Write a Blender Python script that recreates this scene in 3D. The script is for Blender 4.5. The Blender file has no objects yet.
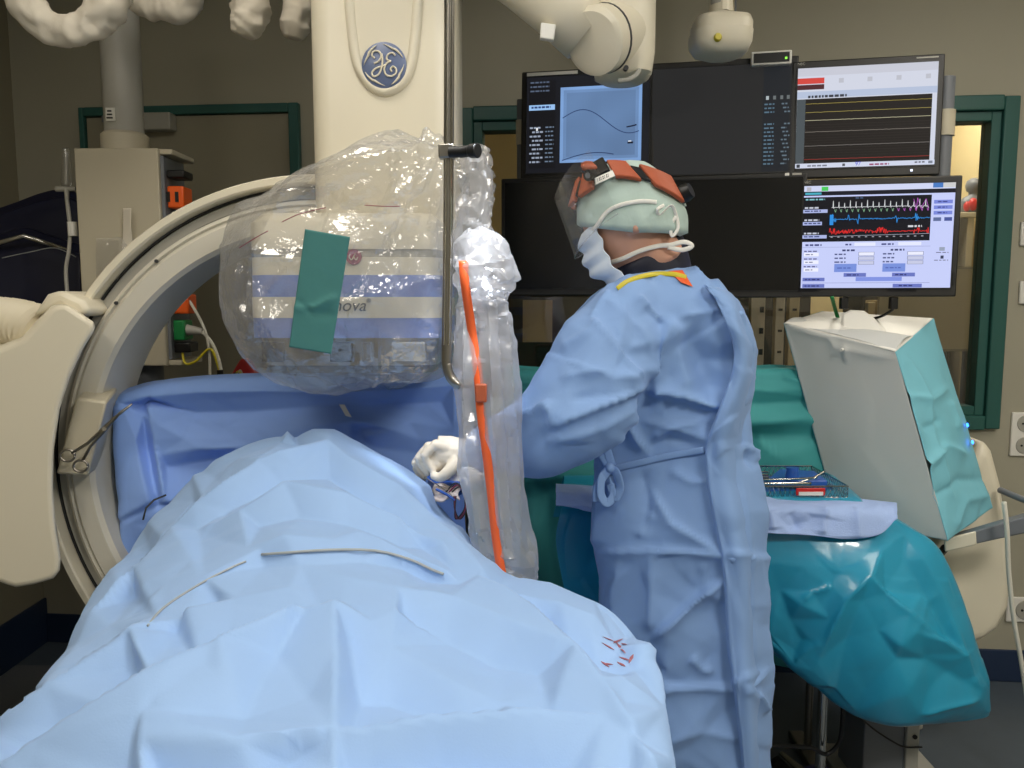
import bpy, bmesh, math, random
import numpy as np
from mathutils import Vector, Matrix, noise, geometry
from mathutils.bvhtree import BVHTree

# ------------------------------------------------------------------ camera
scene = bpy.context.scene
C = scene.collection
PITCH = math.radians(6.0)
FPX = 800.0
CAMZ = 1.5
cam_d = bpy.data.cameras.new('camera')
cam_d.sensor_width = 36.0
cam_d.lens = FPX / 1024 * 36.0
cam_d.clip_start = 0.02
cam = bpy.data.objects.new('camera', cam_d)
cam.location = (0, 0, CAMZ)
cam.rotation_euler = (math.pi / 2 - PITCH, 0, 0)
C.objects.link(cam)
scene.camera = cam

# ------------------------------------------------------------------ world, exposure
world = bpy.data.worlds.new('world')
scene.world = world
world.use_nodes = True
world.node_tree.nodes['Background'].inputs[0].default_value = (0.35, 0.36, 0.38, 1)
world.node_tree.nodes['Background'].inputs[1].default_value = 0.05
scene.view_settings.view_transform = 'Standard'
scene.view_settings.look = 'None'
scene.view_settings.gamma = 1
scene.view_settings.use_curve_mapping = False
scene.view_settings.exposure = 0.12
scene.cycles.use_denoising = True
scene.cycles.max_bounces = 8
scene.cycles.transparent_max_bounces = 24
scene.cycles.sample_clamp_indirect = 6

# lamps of the room: (x, y, width along x, length along y, watts, colour)
CEIL_Z = 2.95
WARM = (1.0, 0.95, 0.87)
LAMPS = [(1.45, -0.45, 0.6, 0.6, 52, WARM),
         (-1.15, -0.3, 0.6, 1.2, 12, WARM),
         (1.75, 1.35, 0.6, 1.2, 7, WARM),
         (-0.55, 1.25, 0.6, 0.6, 4, WARM)]

# ------------------------------------------------------------------ pixel helpers
cp, sp = math.cos(PITCH), math.sin(PITCH)

def ray(px, py):
    a = (px - 512) / FPX
    b = (384 - py) / FPX
    return Vector((a, cp + b * sp, -sp + b * cp))

def P(px, py, Y):
    r = ray(px, py)
    t = Y / r.y
    return Vector((r.x * t, Y, CAMZ + r.z * t))

def Pz(px, py, z):
    r = ray(px, py)
    t = (z - CAMZ) / r.z
    return Vector((r.x * t, r.y * t, z))

def PP(px, py, p0, n):
    r = ray(px, py)
    o = Vector((0, 0, CAMZ))
    t = (Vector(p0) - o).dot(n) / r.dot(n)
    return o + r * t

def pix(V):
    V = np.asarray(V, float)
    x = V[:, 0]
    y = V[:, 1]
    z = V[:, 2] - CAMZ
    f = np.maximum(y * cp - z * sp, 1e-3)
    u = y * sp + z * cp
    return np.stack([512 + FPX * x / f, 384 - FPX * u / f], 1)

# ------------------------------------------------------------------ materials
def lin(c):
    return tuple(((v / 255) / 12.92 if v / 255 <= 0.04045 else ((v / 255 + 0.055) / 1.055) ** 2.4) for v in c)

MATS = {}

def M(name, col, rough=0.5, metal=0.0, bump=0.0, bscale=150.0, var=0.06, vscale=6.0, spec=0.5, sheen=0.0, coat=0.0, trans=0.0):
    if name in MATS:
        return MATS[name]
    m = bpy.data.materials.new(name)
    m.use_nodes = True
    nt = m.node_tree
    b = nt.nodes['Principled BSDF']
    l = lin(col)
    tc = nt.nodes.new('ShaderNodeTexCoord')
    nz = nt.nodes.new('ShaderNodeTexNoise')
    nz.inputs['Scale'].default_value = vscale
    nz.inputs['Detail'].default_value = 4
    nt.links.new(tc.outputs['Object'], nz.inputs['Vector'])
    mx = nt.nodes.new('ShaderNodeMix')
    mx.data_type = 'RGBA'
    mx.inputs[6].default_value = (*[min(1, v * (1 - var)) for v in l], 1)
    mx.inputs[7].default_value = (*[min(1, v * (1 + var)) for v in l], 1)
    nt.links.new(nz.outputs['Fac'], mx.inputs[0])
    nt.links.new(mx.outputs[2], b.inputs['Base Color'])
    b.inputs['Roughness'].default_value = rough
    b.inputs['Metallic'].default_value = metal
    b.inputs['Specular IOR Level'].default_value = spec
    b.inputs['Sheen Weight'].default_value = sheen
    b.inputs['Coat Weight'].default_value = coat
    b.inputs['Transmission Weight'].default_value = trans
    if bump:
        n2 = nt.nodes.new('ShaderNodeTexNoise')
        n2.inputs['Scale'].default_value = bscale
        n2.inputs['Detail'].default_value = 3
        nt.links.new(tc.outputs['Object'], n2.inputs['Vector'])
        bp = nt.nodes.new('ShaderNodeBump')
        bp.inputs['Strength'].default_value = bump
        bp.inputs['Distance'].default_value = 0.004
        nt.links.new(n2.outputs['Fac'], bp.inputs['Height'])
        nt.links.new(bp.outputs['Normal'], b.inputs['Normal'])
    MATS[name] = m
    return m

def film(name, haze=0.10, gloss=0.35, tint=(1, 1, 1), rough=0.08, bump=0.35, bscale=14.0, cap=0.4):
    """thin clear plastic: mostly see-through, milky haze, glossy by Fresnel"""
    m = bpy.data.materials.new(name)
    m.use_nodes = True
    nt = m.node_tree
    nt.nodes.clear()
    out = nt.nodes.new('ShaderNodeOutputMaterial')
    tr = nt.nodes.new('ShaderNodeBsdfTransparent')
    tr.inputs[0].default_value = (0.97 * tint[0], 0.97 * tint[1], 0.97 * tint[2], 1)
    df = nt.nodes.new('ShaderNodeBsdfDiffuse')
    df.inputs[0].default_value = (0.9 * tint[0], 0.9 * tint[1], 0.9 * tint[2], 1)
    tl = nt.nodes.new('ShaderNodeBsdfTranslucent')
    tl.inputs[0].default_value = (0.9 * tint[0], 0.9 * tint[1], 0.9 * tint[2], 1)
    gl = nt.nodes.new('ShaderNodeBsdfGlossy')
    gl.inputs['Roughness'].default_value = rough
    fr = nt.nodes.new('ShaderNodeFresnel')
    fr.inputs[0].default_value = 1.45
    mul = nt.nodes.new('ShaderNodeMath')
    mul.operation = 'MULTIPLY_ADD'
    mul.inputs[1].default_value = gloss * 2
    mul.inputs[2].default_value = 0.02
    nt.links.new(fr.outputs[0], mul.inputs[0])
    cap_ = nt.nodes.new('ShaderNodeMath')
    cap_.operation = 'MINIMUM'
    cap_.inputs[1].default_value = cap
    nt.links.new(mul.outputs[0], cap_.inputs[0])
    tc = nt.nodes.new('ShaderNodeTexCoord')
    vz = nt.nodes.new('ShaderNodeTexVoronoi')
    vz.feature = 'DISTANCE_TO_EDGE'
    vz.inputs['Scale'].default_value = bscale
    nz = nt.nodes.new('ShaderNodeTexNoise')
    nz.inputs['Scale'].default_value = bscale * 0.7
    nz.inputs['Distortion'].default_value = 1.2
    nt.links.new(tc.outputs['Object'], nz.inputs['Vector'])
    nt.links.new(tc.outputs['Object'], vz.inputs['Vector'])
    ad = nt.nodes.new('ShaderNodeMath')
    ad.operation = 'MULTIPLY_ADD'
    ad.inputs[1].default_value = 0.35
    nt.links.new(vz.outputs['Distance'], ad.inputs[0])
    nt.links.new(nz.outputs['Fac'], ad.inputs[2])
    bp = nt.nodes.new('ShaderNodeBump')
    bp.inputs['Strength'].default_value = bump
    bp.inputs['Distance'].default_value = 0.03
    nt.links.new(ad.outputs[0], bp.inputs['Height'])
    for n in (gl, fr):
        nt.links.new(bp.outputs['Normal'], n.inputs['Normal'])
    m0 = nt.nodes.new('ShaderNodeMixShader')
    m0.inputs[0].default_value = 0.5
    nt.links.new(df.outputs[0], m0.inputs[1])
    nt.links.new(tl.outputs[0], m0.inputs[2])
    m1 = nt.nodes.new('ShaderNodeMixShader')
    m1.inputs[0].default_value = haze
    nt.links.new(tr.outputs[0], m1.inputs[1])
    nt.links.new(m0.outputs[0], m1.inputs[2])
    m2 = nt.nodes.new('ShaderNodeMixShader')
    nt.links.new(cap_.outputs[0], m2.inputs[0])
    nt.links.new(m1.outputs[0], m2.inputs[1])
    nt.links.new(gl.outputs[0], m2.inputs[2])
    nt.links.new(m2.outputs[0], out.inputs[0])
    MATS[name] = m
    return m

def emit(name, col, strength):
    m = bpy.data.materials.new(name)
    m.use_nodes = True
    b = m.node_tree.nodes['Principled BSDF']
    b.inputs['Base Color'].default_value = (0.02, 0.02, 0.02, 1)
    b.inputs['Emission Color'].default_value = (*lin(col), 1)
    b.inputs['Emission Strength'].default_value = strength
    MATS[name] = m
    return m

def screen_mat(name, strength):
    m = bpy.data.materials.new(name)
    m.use_nodes = True
    nt = m.node_tree
    b = nt.nodes['Principled BSDF']
    b.inputs['Base Color'].default_value = (0.01, 0.01, 0.012, 1)
    b.inputs['Roughness'].default_value = 0.6
    b.inputs['Specular IOR Level'].default_value = 0.12
    at = nt.nodes.new('ShaderNodeAttribute')
    at.attribute_name = 'Col'
    nt.links.new(at.outputs['Color'], b.inputs['Emission Color'])
    b.inputs['Emission Strength'].default_value = strength
    MATS[name] = m
    return m

M('wall_paint', (168, 164, 146), 0.6, bump=0.05, bscale=220, var=0.03)
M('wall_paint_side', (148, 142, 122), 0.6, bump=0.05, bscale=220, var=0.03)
M('ceiling_white', (225, 222, 214), 0.8, bump=0.05, bscale=90)
M('vinyl_floor', (80, 90, 100), 0.35, bump=0.03, bscale=60, var=0.12, vscale=14)
M('vinyl_cove', (34, 50, 78), 0.4, var=0.08)
M('teal_paint', (42, 92, 86), 0.4, var=0.05)
M('door_paint', (150, 144, 124), 0.5, var=0.03)
M('cream', (226, 218, 196), 0.38, var=0.02, vscale=3)
M('cream_dark', (190, 182, 160), 0.42, var=0.03)
M('cream_grey', (168, 166, 156), 0.45, var=0.03)
M('arc_cream', (208, 203, 188), 0.4, var=0.02)
M('light_grey', (174, 172, 163), 0.45, var=0.03)
M('mid_grey', (112, 116, 122), 0.45, var=0.04)
M('dark_grey', (48, 49, 50), 0.5, var=0.05)
M('bezel', (34, 33, 31), 0.45, var=0.05)
M('screen_off', (10, 11, 14), 0.22, var=0.02)
M('black', (14, 14, 15), 0.4, var=0.05)
M('white_plastic', (232, 230, 222), 0.4, var=0.03)
M('white_cloth', (224, 216, 200), 0.8, bump=0.15, bscale=60, var=0.05)
M('chrome', (200, 198, 192), 0.18, metal=1.0, var=0.04)
M('steel', (150, 146, 138), 0.32, metal=1.0, var=0.06)
M('orange', (238, 96, 22), 0.4, var=0.05)
M('green', (24, 128, 66), 0.4, var=0.05)
M('yellow', (206, 190, 40), 0.4, var=0.05)
M('red', (196, 34, 32), 0.4, var=0.06)
M('navy_apron', (16, 20, 48), 0.45, bump=0.2, bscale=9, var=0.15)
M('drape_blue', (150, 184, 230), 0.75, bump=0.06, bscale=420, var=0.04, vscale=9, sheen=0.1)
M('drape_royal', (138, 174, 240), 0.75, bump=0.06, bscale=420, var=0.04, sheen=0.1)
M('gown_blue', (128, 162, 212), 0.75, bump=0.07, bscale=380, var=0.05, vscale=8, sheen=0.1)
M('gown_inner', (112, 150, 215), 0.75, bump=0.07, bscale=380, var=0.05, sheen=0.1)
M('teal_drape', (62, 156, 158), 0.7, bump=0.06, bscale=380, var=0.05, vscale=7)
M('cyan_film', (36, 148, 182), 0.28, bump=0.12, bscale=30, var=0.07, vscale=8, coat=0.3)
M('towel_blue', (166, 190, 236), 0.9, bump=0.3, bscale=300, var=0.04)
M('white_panel_drape', (208, 210, 206), 0.7, bump=0.08, bscale=300, var=0.03)
M('aqua_drape', (126, 196, 214), 0.6, bump=0.1, bscale=60, var=0.06)
M('skin', (214, 162, 136), 0.5, bump=0.06, bscale=300, var=0.08, vscale=25)
M('cap_green', (178, 198, 190), 0.75, bump=0.6, bscale=32, var=0.22, vscale=14)
M('mask_blue', (222, 232, 244), 0.8, bump=0.1, bscale=200)
M('strap_white', (236, 234, 226), 0.7)
M('leather_brown', (172, 84, 50), 0.5, bump=0.2, bscale=120, var=0.15, vscale=30)
M('collar_navy', (22, 26, 46), 0.5, bump=0.15, bscale=60)
M('glove', (240, 228, 206), 0.45, bump=0.2, bscale=60, var=0.06, vscale=30)
M('badge_blue', (98, 112, 146), 0.35, var=0.04)
M('band_blue', (120, 142, 206), 0.4, var=0.04)
M('badge_red', (150, 60, 84), 0.4, var=0.05)
M('logo_grey', (84, 84, 86), 0.5)
M('tape_green', (72, 134, 132), 0.75, bump=0.25, bscale=26, var=0.08, vscale=18)
M('tape_orange', (228, 98, 48), 0.35, var=0.1, vscale=20)
M('gauze', (228, 214, 206), 0.9, bump=0.3, bscale=80, var=0.08)
M('blood', (158, 92, 100), 0.5, var=0.25, vscale=60)
M('tray_blue', (44, 92, 178), 0.35)
M('cable_grey', (164, 168, 168), 0.5)
M('cable_white', (222, 218, 204), 0.5)
M('base_purple', (44, 40, 104), 0.35)
M('beige_binder', (186, 170, 132), 0.6, var=0.12)
M('far_wall_yellow', (224, 206, 156), 0.7, var=0.04)
M('far_dark', (58, 54, 46), 0.7, var=0.1)
M('whiteboard', (214, 208, 190), 0.4, var=0.04)
M('hair', (60, 44, 34), 0.6, var=0.2, vscale=60)
M('eye_white', (235, 232, 226), 0.2)
M('glass_frame', (40, 40, 42), 0.3)
film('bag_film', haze=0.22, gloss=1.0, rough=0.12, bump=0.25, bscale=34, cap=0.26)
film('sleeve_film', haze=0.34, gloss=0.8, rough=0.2, bump=0.12, bscale=16, tint=(0.98, 0.98, 1.0), cap=0.2)
film('visor_film', haze=0.05, gloss=0.5, rough=0.05, bump=0.0, cap=0.2)
film('acrylic', haze=0.08, gloss=0.5, rough=0.05, bump=0.0)
film('window_glass', haze=0.01, gloss=0.5, rough=0.01, bump=0.0)
emit('led_blue', (40, 110, 255), 6)
emit('led_green', (120, 220, 60), 2)
screen_mat('screen_emit', 0.95)
emit('lamp_glow', (255, 244, 226), 5)

# ------------------------------------------------------------------ scene graph helpers
def wloc(o):
    v = Vector((0, 0, 0))
    while o is not None:
        v = v + Vector(o.location)
        o = o.parent
    return v

def tag(o, label, cat, group=None):
    o['label'] = label
    o['category'] = cat
    if group:
        o['group'] = group
    return o

def thing(name, label, cat, loc, group=None):
    o = bpy.data.objects.new(name, None)
    o.empty_display_size = 0.1
    o.location = loc
    C.objects.link(o)
    return tag(o, label, cat, group)

def add(name, V, F, mat, parent=None, smooth=40, bevel=0.0, thick=0.0, sub=0, struct=False, bseg=2):
    """links ONE mesh object; V in world coordinates"""
    V = np.asarray([tuple(v) for v in V], float) if not isinstance(V, np.ndarray) else V
    if parent is not None:
        off = np.array(wloc(parent))
        loc = (0, 0, 0)
    else:
        lo, hi = V.min(0), V.max(0)
        off = np.array([(lo[0] + hi[0]) / 2, (lo[1] + hi[1]) / 2, lo[2]])
        loc = tuple(off)
    me = bpy.data.meshes.new(name)
    me.from_pydata((V - off).tolist(), [], F)
    me.validate()
    if isinstance(mat, str):
        mat = MATS[mat]
    me.materials.append(mat)
    if smooth:
        me.polygons.foreach_set('use_smooth', [True] * len(me.polygons))
        if smooth < 180:
            me.set_sharp_from_angle(angle=math.radians(smooth))
    me.update()
    o = bpy.data.objects.new(name, me)
    o.location = loc
    C.objects.link(o)
    if parent is not None:
        o.parent = parent
    if struct:
        o['kind'] = 'structure'
    if bevel:
        b = o.modifiers.new('bevel', 'BEVEL')
        b.width = bevel
        b.segments = bseg
        b.limit_method = 'ANGLE'
        b.angle_limit = math.radians(40)
    if sub:
        s = o.modifiers.new('sub', 'SUBSURF')
        s.levels = sub
        s.render_levels = sub
    if thick:
        s = o.modifiers.new('solid', 'SOLIDIFY')
        s.thickness = thick
        s.offset = -1
    return o

class G:
    """collects shapes in world space"""
    def __init__(s):
        s.V = []
        s.F = []
    def raw(s, V, F):
        n = len(s.V)
        s.V += [Vector(v) for v in V]
        s.F += [tuple(i + n for i in f) for f in F]
        return s
    def box(s, c, size, rot=None):
        hx, hy, hz = [v / 2 for v in size]
        pts = [Vector((x, y, z)) for x in (-hx, hx) for y in (-hy, hy) for z in (-hz, hz)]
        if rot is not None:
            pts = [rot @ p for p in pts]
        c = Vector(c)
        return s.raw([p + c for p in pts], [(0, 1, 3, 2), (4, 6, 7, 5), (0, 4, 5, 1), (2, 3, 7, 6), (0, 2, 6, 4), (1, 5, 7, 3)])
    def hexa(s, b):
        """8 corners: front TL TR BR BL, back TL TR BR BL"""
        return s.raw(b, [(0, 3, 2, 1), (4, 5, 6, 7), (0, 1, 5, 4), (3, 7, 6, 2), (0, 4, 7, 3), (1, 2, 6, 5)])
    def prism(s, poly, vec):
        n = len(poly)
        vec = Vector(vec)
        poly = [Vector(p) for p in poly]
        F = [tuple(range(n)), tuple(range(2 * n - 1, n - 1, -1))]
        F += [(i, i + n, (i + 1) % n + n, (i + 1) % n) for i in range(n)]
        return s.raw(poly + [p + vec for p in poly], F)
    def tube(s, pts, r, n=10, cap=True, flat=1.0, up=None):
        pts = [Vector(p) for p in pts]
        rr = r if hasattr(r, '__len__') else [r] * len(pts)
        V = []
        prev = None
        for i, p in enumerate(pts):
            t = (pts[min(i + 1, len(pts) - 1)] - pts[max(i - 1, 0)])
            if t.length < 1e-9:
                t = Vector((0, 0, 1))
            t.normalize()
            if prev is None:
                a = Vector(up) if up is not None else (Vector((0, 0, 1)) if abs(t.z) < 0.9 else Vector((1, 0, 0)))
            else:
                a = prev
            a = (a - t * a.dot(t))
            a.normalize()
            prev = a
            b = t.cross(a)
            for k in range(n):
                th = 2 * math.pi * k / n
                V.append(p + (a * math.cos(th) * flat + b * math.sin(th)) * rr[i])
        F = []
        for i in range(len(pts) - 1):
            for k in range(n):
                F.append((i * n + k, i * n + (k + 1) % n, (i + 1) * n + (k + 1) % n, (i + 1) * n + k))
        if cap:
            F.append(tuple(range(n - 1, -1, -1)))
            F.append(tuple(range((len(pts) - 1) * n, len(pts) * n)))
        return s.raw(V, F)
    def cyl(s, a, b, r, r2=None, n=20):
        return s.tube([a, b], [r, r if r2 is None else r2], n)
    def loft(s, rings, cap=True):
        n = len(rings[0])
        V = [p for r in rings for p in r]
        F = []
        for i in range(len(rings) - 1):
            for k in range(n):
                F.append((i * n + k, i * n + (k + 1) % n, (i + 1) * n + (k + 1) % n, (i + 1) * n + k))
        if cap:
            F.append(tuple(range(n - 1, -1, -1)))
            F.append(tuple(range((len(rings) - 1) * n, len(rings) * n)))
        return s.raw(V, F)
    def ball(s, c, r, n=14, m=9, sx=1, sy=1, sz=1, rot=None):
        rings = []
        c = Vector(c)
        for i in range(m + 1):
            ph = math.pi * (0.02 + 0.96 * i / m)
            ring = []
            for k in range(n):
                th = 2 * math.pi * k / n
                p = Vector((sx * math.sin(ph) * math.cos(th), sy * math.sin(ph) * math.sin(th), -sz * math.cos(ph))) * r
                ring.append(c + (rot @ p if rot is not None else p))
            rings.append(ring)
        return s.loft(rings)
    def obj(s, name, mat, parent=None, **k):
        return add(name, s.V, s.F, mat, parent, **k)

def spline(pts, n=8):
    """Catmull-Rom through 3D points"""
    pts = [Vector(p) for p in pts]
    out = []
    for i in range(len(pts) - 1):
        p0 = pts[max(i - 1, 0)]
        p1, p2 = pts[i], pts[i + 1]
        p3 = pts[min(i + 2, len(pts) - 1)]
        for k in range(n):
            t = k / n
            out.append(0.5 * ((2 * p1) + (p2 - p0) * t + (2 * p0 - 5 * p1 + 4 * p2 - p3) * t * t + (3 * p1 - p0 - 3 * p2 + p3) * t ** 3))
    out.append(pts[-1])
    return out

def cr_axis(Cg, N):
    """Catmull-Rom resample along axis 0"""
    m = Cg.shape[0]
    t = np.linspace(0, m - 1, N)
    i = np.clip(np.floor(t).astype(int), 0, m - 2)
    f = (t - i).reshape(-1, *([1] * (Cg.ndim - 1)))
    p0, p1, p2, p3 = Cg[np.maximum(i - 1, 0)], Cg[i], Cg[i + 1], Cg[np.minimum(i + 2, m - 1)]
    return 0.5 * (2 * p1 + (p2 - p0) * f + (2 * p0 - 5 * p1 + 4 * p2 - p3) * f ** 2 + (3 * p1 - p0 - 3 * p2 + p3) * f ** 3)

def resample(Cg, Mr, Nc):
    A = cr_axis(np.asarray(Cg, float), Mr)
    return cr_axis(A.swapaxes(0, 1), Nc).swapaxes(0, 1)

def facet_field(U, V, n, seed, asp=1.0):
    """piecewise planar random heights (-1..1) over U in 0..1, V in 0..asp"""
    rnd = random.Random(seed)
    pts = [Vector((x, y)) for x in (-0.1, 0.5, 1.1) for y in (-0.1, asp / 2, asp + 0.1)]
    pts += [Vector((rnd.random(), rnd.random() * asp)) for _ in range(n)]
    vs, _, fs = geometry.delaunay_2d_cdt(pts, [], [], 0, 1e-6)[:3]
    h = [rnd.uniform(-1, 1) for _ in vs]
    out = np.zeros(U.shape)
    for f in fs:
        a, b, c = [vs[i] for i in f[:3]]
        d = (b.y - c.y) * (a.x - c.x) + (c.x - b.x) * (a.y - c.y)
        if abs(d) < 1e-12:
            continue
        x0, x1 = min(a.x, b.x, c.x), max(a.x, b.x, c.x)
        y0, y1 = min(a.y, b.y, c.y), max(a.y, b.y, c.y)
        idx = np.nonzero((U >= x0) & (U <= x1) & (V >= y0) & (V <= y1))[0]
        u, v = U[idx], V[idx]
        w1 = ((b.y - c.y) * (u - c.x) + (c.x - b.x) * (v - c.y)) / d
        w2 = ((c.y - a.y) * (u - c.x) + (a.x - c.x) * (v - c.y)) / d
        w3 = 1 - w1 - w2
        ok = (w1 >= -1e-6) & (w2 >= -1e-6) & (w3 >= -1e-6)
        out[idx[ok]] = (w1 * h[f[0]] + w2 * h[f[1]] + w3 * h[f[2]])[ok]
    return out

def traced_facets(px, lines, seed=1, n=60, box=(-60, 400, 760, 860), amp=0.3, gain=1.0):
    """planar facets between fold lines (x, y, height in cm) drawn on the cloth"""
    rnd = random.Random(seed)
    pts, h, ed = [], [], []
    for l in lines:
        for k, (x, y, c) in enumerate(l):
            if k:
                ed.append((len(pts) - 1, len(pts)))
            pts.append(Vector((x, y)))
            h.append(c)
    for x in (box[0], (box[0] + box[2]) / 2, box[2]):
        for y in (box[1], (box[1] + box[3]) / 2, box[3]):
            if (x, y) != ((box[0] + box[2]) / 2, (box[1] + box[3]) / 2):
                pts.append(Vector((x, y)))
                h.append(0)
    m = 0
    while m < n:
        p = Vector((rnd.uniform(box[0], box[2]), rnd.uniform(box[1], box[3])))
        if min((p - q).length for q in pts) > 26:
            pts.append(p)
            h.append(rnd.uniform(-amp, amp))
        m += 1
    vs, _, fs, ov, _, _ = geometry.delaunay_2d_cdt(pts, ed, [], 0, 1e-3)
    hh = []
    for k, o in enumerate(ov):
        hh.append(sum(h[i] for i in o) / len(o) if o else None)
    for k, v in enumerate(vs):                         # crossings of fold lines
        if hh[k] is None:
            near = sorted(range(len(pts)), key=lambda q: (pts[q] - v).length)[:2]
            hh[k] = sum(h[q] for q in near) / 2
    out = np.zeros(len(px))
    U, V = px[:, 0], px[:, 1]
    for f in fs:
        a, b, c = [vs[i] for i in f[:3]]
        d = (b.y - c.y) * (a.x - c.x) + (c.x - b.x) * (a.y - c.y)
        if abs(d) < 1e-9:
            continue
        idx = np.nonzero((U >= min(a.x, b.x, c.x)) & (U <= max(a.x, b.x, c.x)) & (V >= min(a.y, b.y, c.y)) & (V <= max(a.y, b.y, c.y)))[0]
        w1 = ((b.y - c.y) * (U[idx] - c.x) + (c.x - b.x) * (V[idx] - c.y)) / d
        w2 = ((c.y - a.y) * (U[idx] - c.x) + (a.x - c.x) * (V[idx] - c.y)) / d
        w3 = 1 - w1 - w2
        ok = (w1 >= -1e-6) & (w2 >= -1e-6) & (w3 >= -1e-6)
        out[idx[ok]] = (w1 * hh[f[0]] + w2 * hh[f[1]] + w3 * hh[f[2]])[ok] * .019 * gain
    return out

CREASE_GAIN = 1.9

def crease_field(px, creases):
    """px (N,2); crease = (polyline, amp, width, kind); kinds: r ridge, s step raised on the right of travel, g smooth"""
    out = np.zeros(len(px))
    for poly, amp, w, kind in creases:
        best = np.full(len(px), 1e9)
        side = np.zeros(len(px))
        tt = np.zeros(len(px))
        L = 0
        tot = sum(math.dist(poly[i], poly[i + 1]) for i in range(len(poly) - 1))
        for i in range(len(poly) - 1):
            a = np.array(poly[i], float)
            b = np.array(poly[i + 1], float)
            ab = b - a
            l = np.hypot(*ab)
            t = np.clip(((px - a) @ ab) / (l * l), 0, 1)
            q = a + t[:, None] * ab
            d = np.hypot(*(px - q).T)
            s = ab[0] * (px[:, 1] - a[1]) - ab[1] * (px[:, 0] - a[0])
            m = d < best
            best[m] = d[m]
            side[m] = np.sign(s[m])
            tt[m] = ((L + t * l) / tot)[m]
            L += l
        tap = np.clip(np.minimum(tt, 1 - tt) * 6 + 0.15, 0, 1)
        if kind == 'r':
            e = np.exp(-best / w)
        elif kind == 'g':
            e = np.exp(-(best / w) ** 2)
        else:
            e = np.where(side > 0, np.exp(-best / w), np.exp(-best / max(w * 0.25, 2.0)))
        out += CREASE_GAIN * amp * e * tap
    return out

CAMP = np.array([0, 0, CAMZ])

def grid_normals(Pg):
    du = np.gradient(Pg, axis=0)
    dv = np.gradient(Pg, axis=1)
    n = np.cross(du, dv)
    n /= np.maximum(np.linalg.norm(n, axis=2, keepdims=True), 1e-9)
    return n

def cloth(name, ctrl, res, mat, parent=None, creases=(), facets=(), wob=None, thick=0.0015, smooth=180, flip=None, traced=None):
    """sheet from a grid of control points, with folds"""
    Pg = resample(ctrl, *res)
    n = grid_normals(Pg)
    view = CAMP - Pg
    if flip is None:
        q = pix(Pg.reshape(-1, 3))
        inside = ((q[:, 0] > 0) & (q[:, 0] < 1024) & (q[:, 1] > 0) & (q[:, 1] < 768)).reshape(res)
        flip = ((n * view).sum(2) * inside).sum() < 0
    if flip:
        n = -n
    m_, k_ = res
    V = Pg.reshape(-1, 3)
    N = n.reshape(-1, 3)
    vw = view.reshape(-1, 3)
    vw = vw / np.linalg.norm(vw, axis=1, keepdims=True)
    front = np.clip((N * vw).sum(1) * 8, 0, 1)
    disp = np.zeros(len(V))
    lu = np.linalg.norm(np.diff(Pg, axis=0), axis=2).sum(0).mean()
    lv = np.linalg.norm(np.diff(Pg, axis=1), axis=2).sum(1).mean()
    uu, vv = np.meshgrid(np.linspace(0, 1, m_), np.linspace(0, lv / lu, k_), indexing='ij')
    for (np_, amp, seed) in facets:
        disp += amp * facet_field(uu.ravel(), vv.ravel(), np_, seed, lv / lu)
    if wob:
        sc, amp, seed = wob
        disp += amp * np.array([noise.noise(Vector((p[0] * sc + seed, p[1] * sc, p[2] * sc))) for p in V])
    if creases:
        disp += crease_field(pix(V), creases) * front
    if traced:
        disp += traced_facets(pix(V), **traced) * front
    V = V + N * disp[:, None]
    F = []
    for i in range(m_ - 1):
        for j in range(k_ - 1):
            a, b, c, d = i * k_ + j, i * k_ + j + 1, (i + 1) * k_ + j + 1, (i + 1) * k_ + j
            F.append((a, b, c, d) if flip else (a, d, c, b))
    return add(name, V, F, mat, parent, smooth=smooth, thick=thick)

def bvh_of(o):
    off = wloc(o)
    vs = [v.co + off for v in o.data.vertices]
    return BVHTree.FromPolygons(vs, [tuple(p.vertices) for p in o.data.polygons])

def hit(px, py, tree, off=0.0):
    d = ray(px, py).normalized()
    loc, nrm, _, _ = tree.ray_cast(Vector((0, 0, CAMZ)), d)
    if loc is None:
        return None
    if nrm.dot(d) > 0:
        nrm = -nrm
    return loc + nrm * off

def on(tree, pts, off, n=6):
    out = [hit(x, y, tree, off) for x, y in pts]
    return spline([p for p in out if p is not None], n)

def ring(pxl, pxr, py, Yc, hd, n=40, e=2.4):
    """horizontal super-ellipse between two pixels at depth Yc"""
    a, b = P(pxl, py, Yc), P(pxr, py, Yc)
    c = (a + b) / 2
    w = (b.x - a.x) / 2
    out = []
    for k in range(n):
        t = 2 * math.pi * k / n + math.pi / 2
        ct, st = math.cos(t), math.sin(t)
        out.append(Vector((c.x + w * math.copysign(abs(ct) ** (2 / e), ct), c.y + hd * math.copysign(abs(st) ** (2 / e), st), c.z)))
    return out

def remeshed(g, voxel, smooth_it=6):
    """one continuous surface from overlapping shapes"""
    me = bpy.data.meshes.new('tmp')
    me.from_pydata([tuple(v) for v in g.V], [], g.F)
    o = bpy.data.objects.new('tmp', me)
    C.objects.link(o)
    r = o.modifiers.new('r', 'REMESH')
    r.mode = 'VOXEL'
    r.voxel_size = voxel
    s = o.modifiers.new('s', 'SMOOTH')
    s.iterations = smooth_it
    s.factor = 0.6
    dg = bpy.context.evaluated_depsgraph_get()
    ev = o.evaluated_get(dg)
    m2 = ev.to_mesh()
    V = np.empty(len(m2.vertices) * 3)
    m2.vertices.foreach_get('co', V)
    N = np.empty(len(m2.vertices) * 3)
    m2.vertices.foreach_get('normal', N)
    F = [tuple(p.vertices) for p in m2.polygons]
    ev.to_mesh_clear()
    bpy.data.objects.remove(o)
    bpy.data.meshes.remove(me)
    return V.reshape(-1, 3), N.reshape(-1, 3), F

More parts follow.
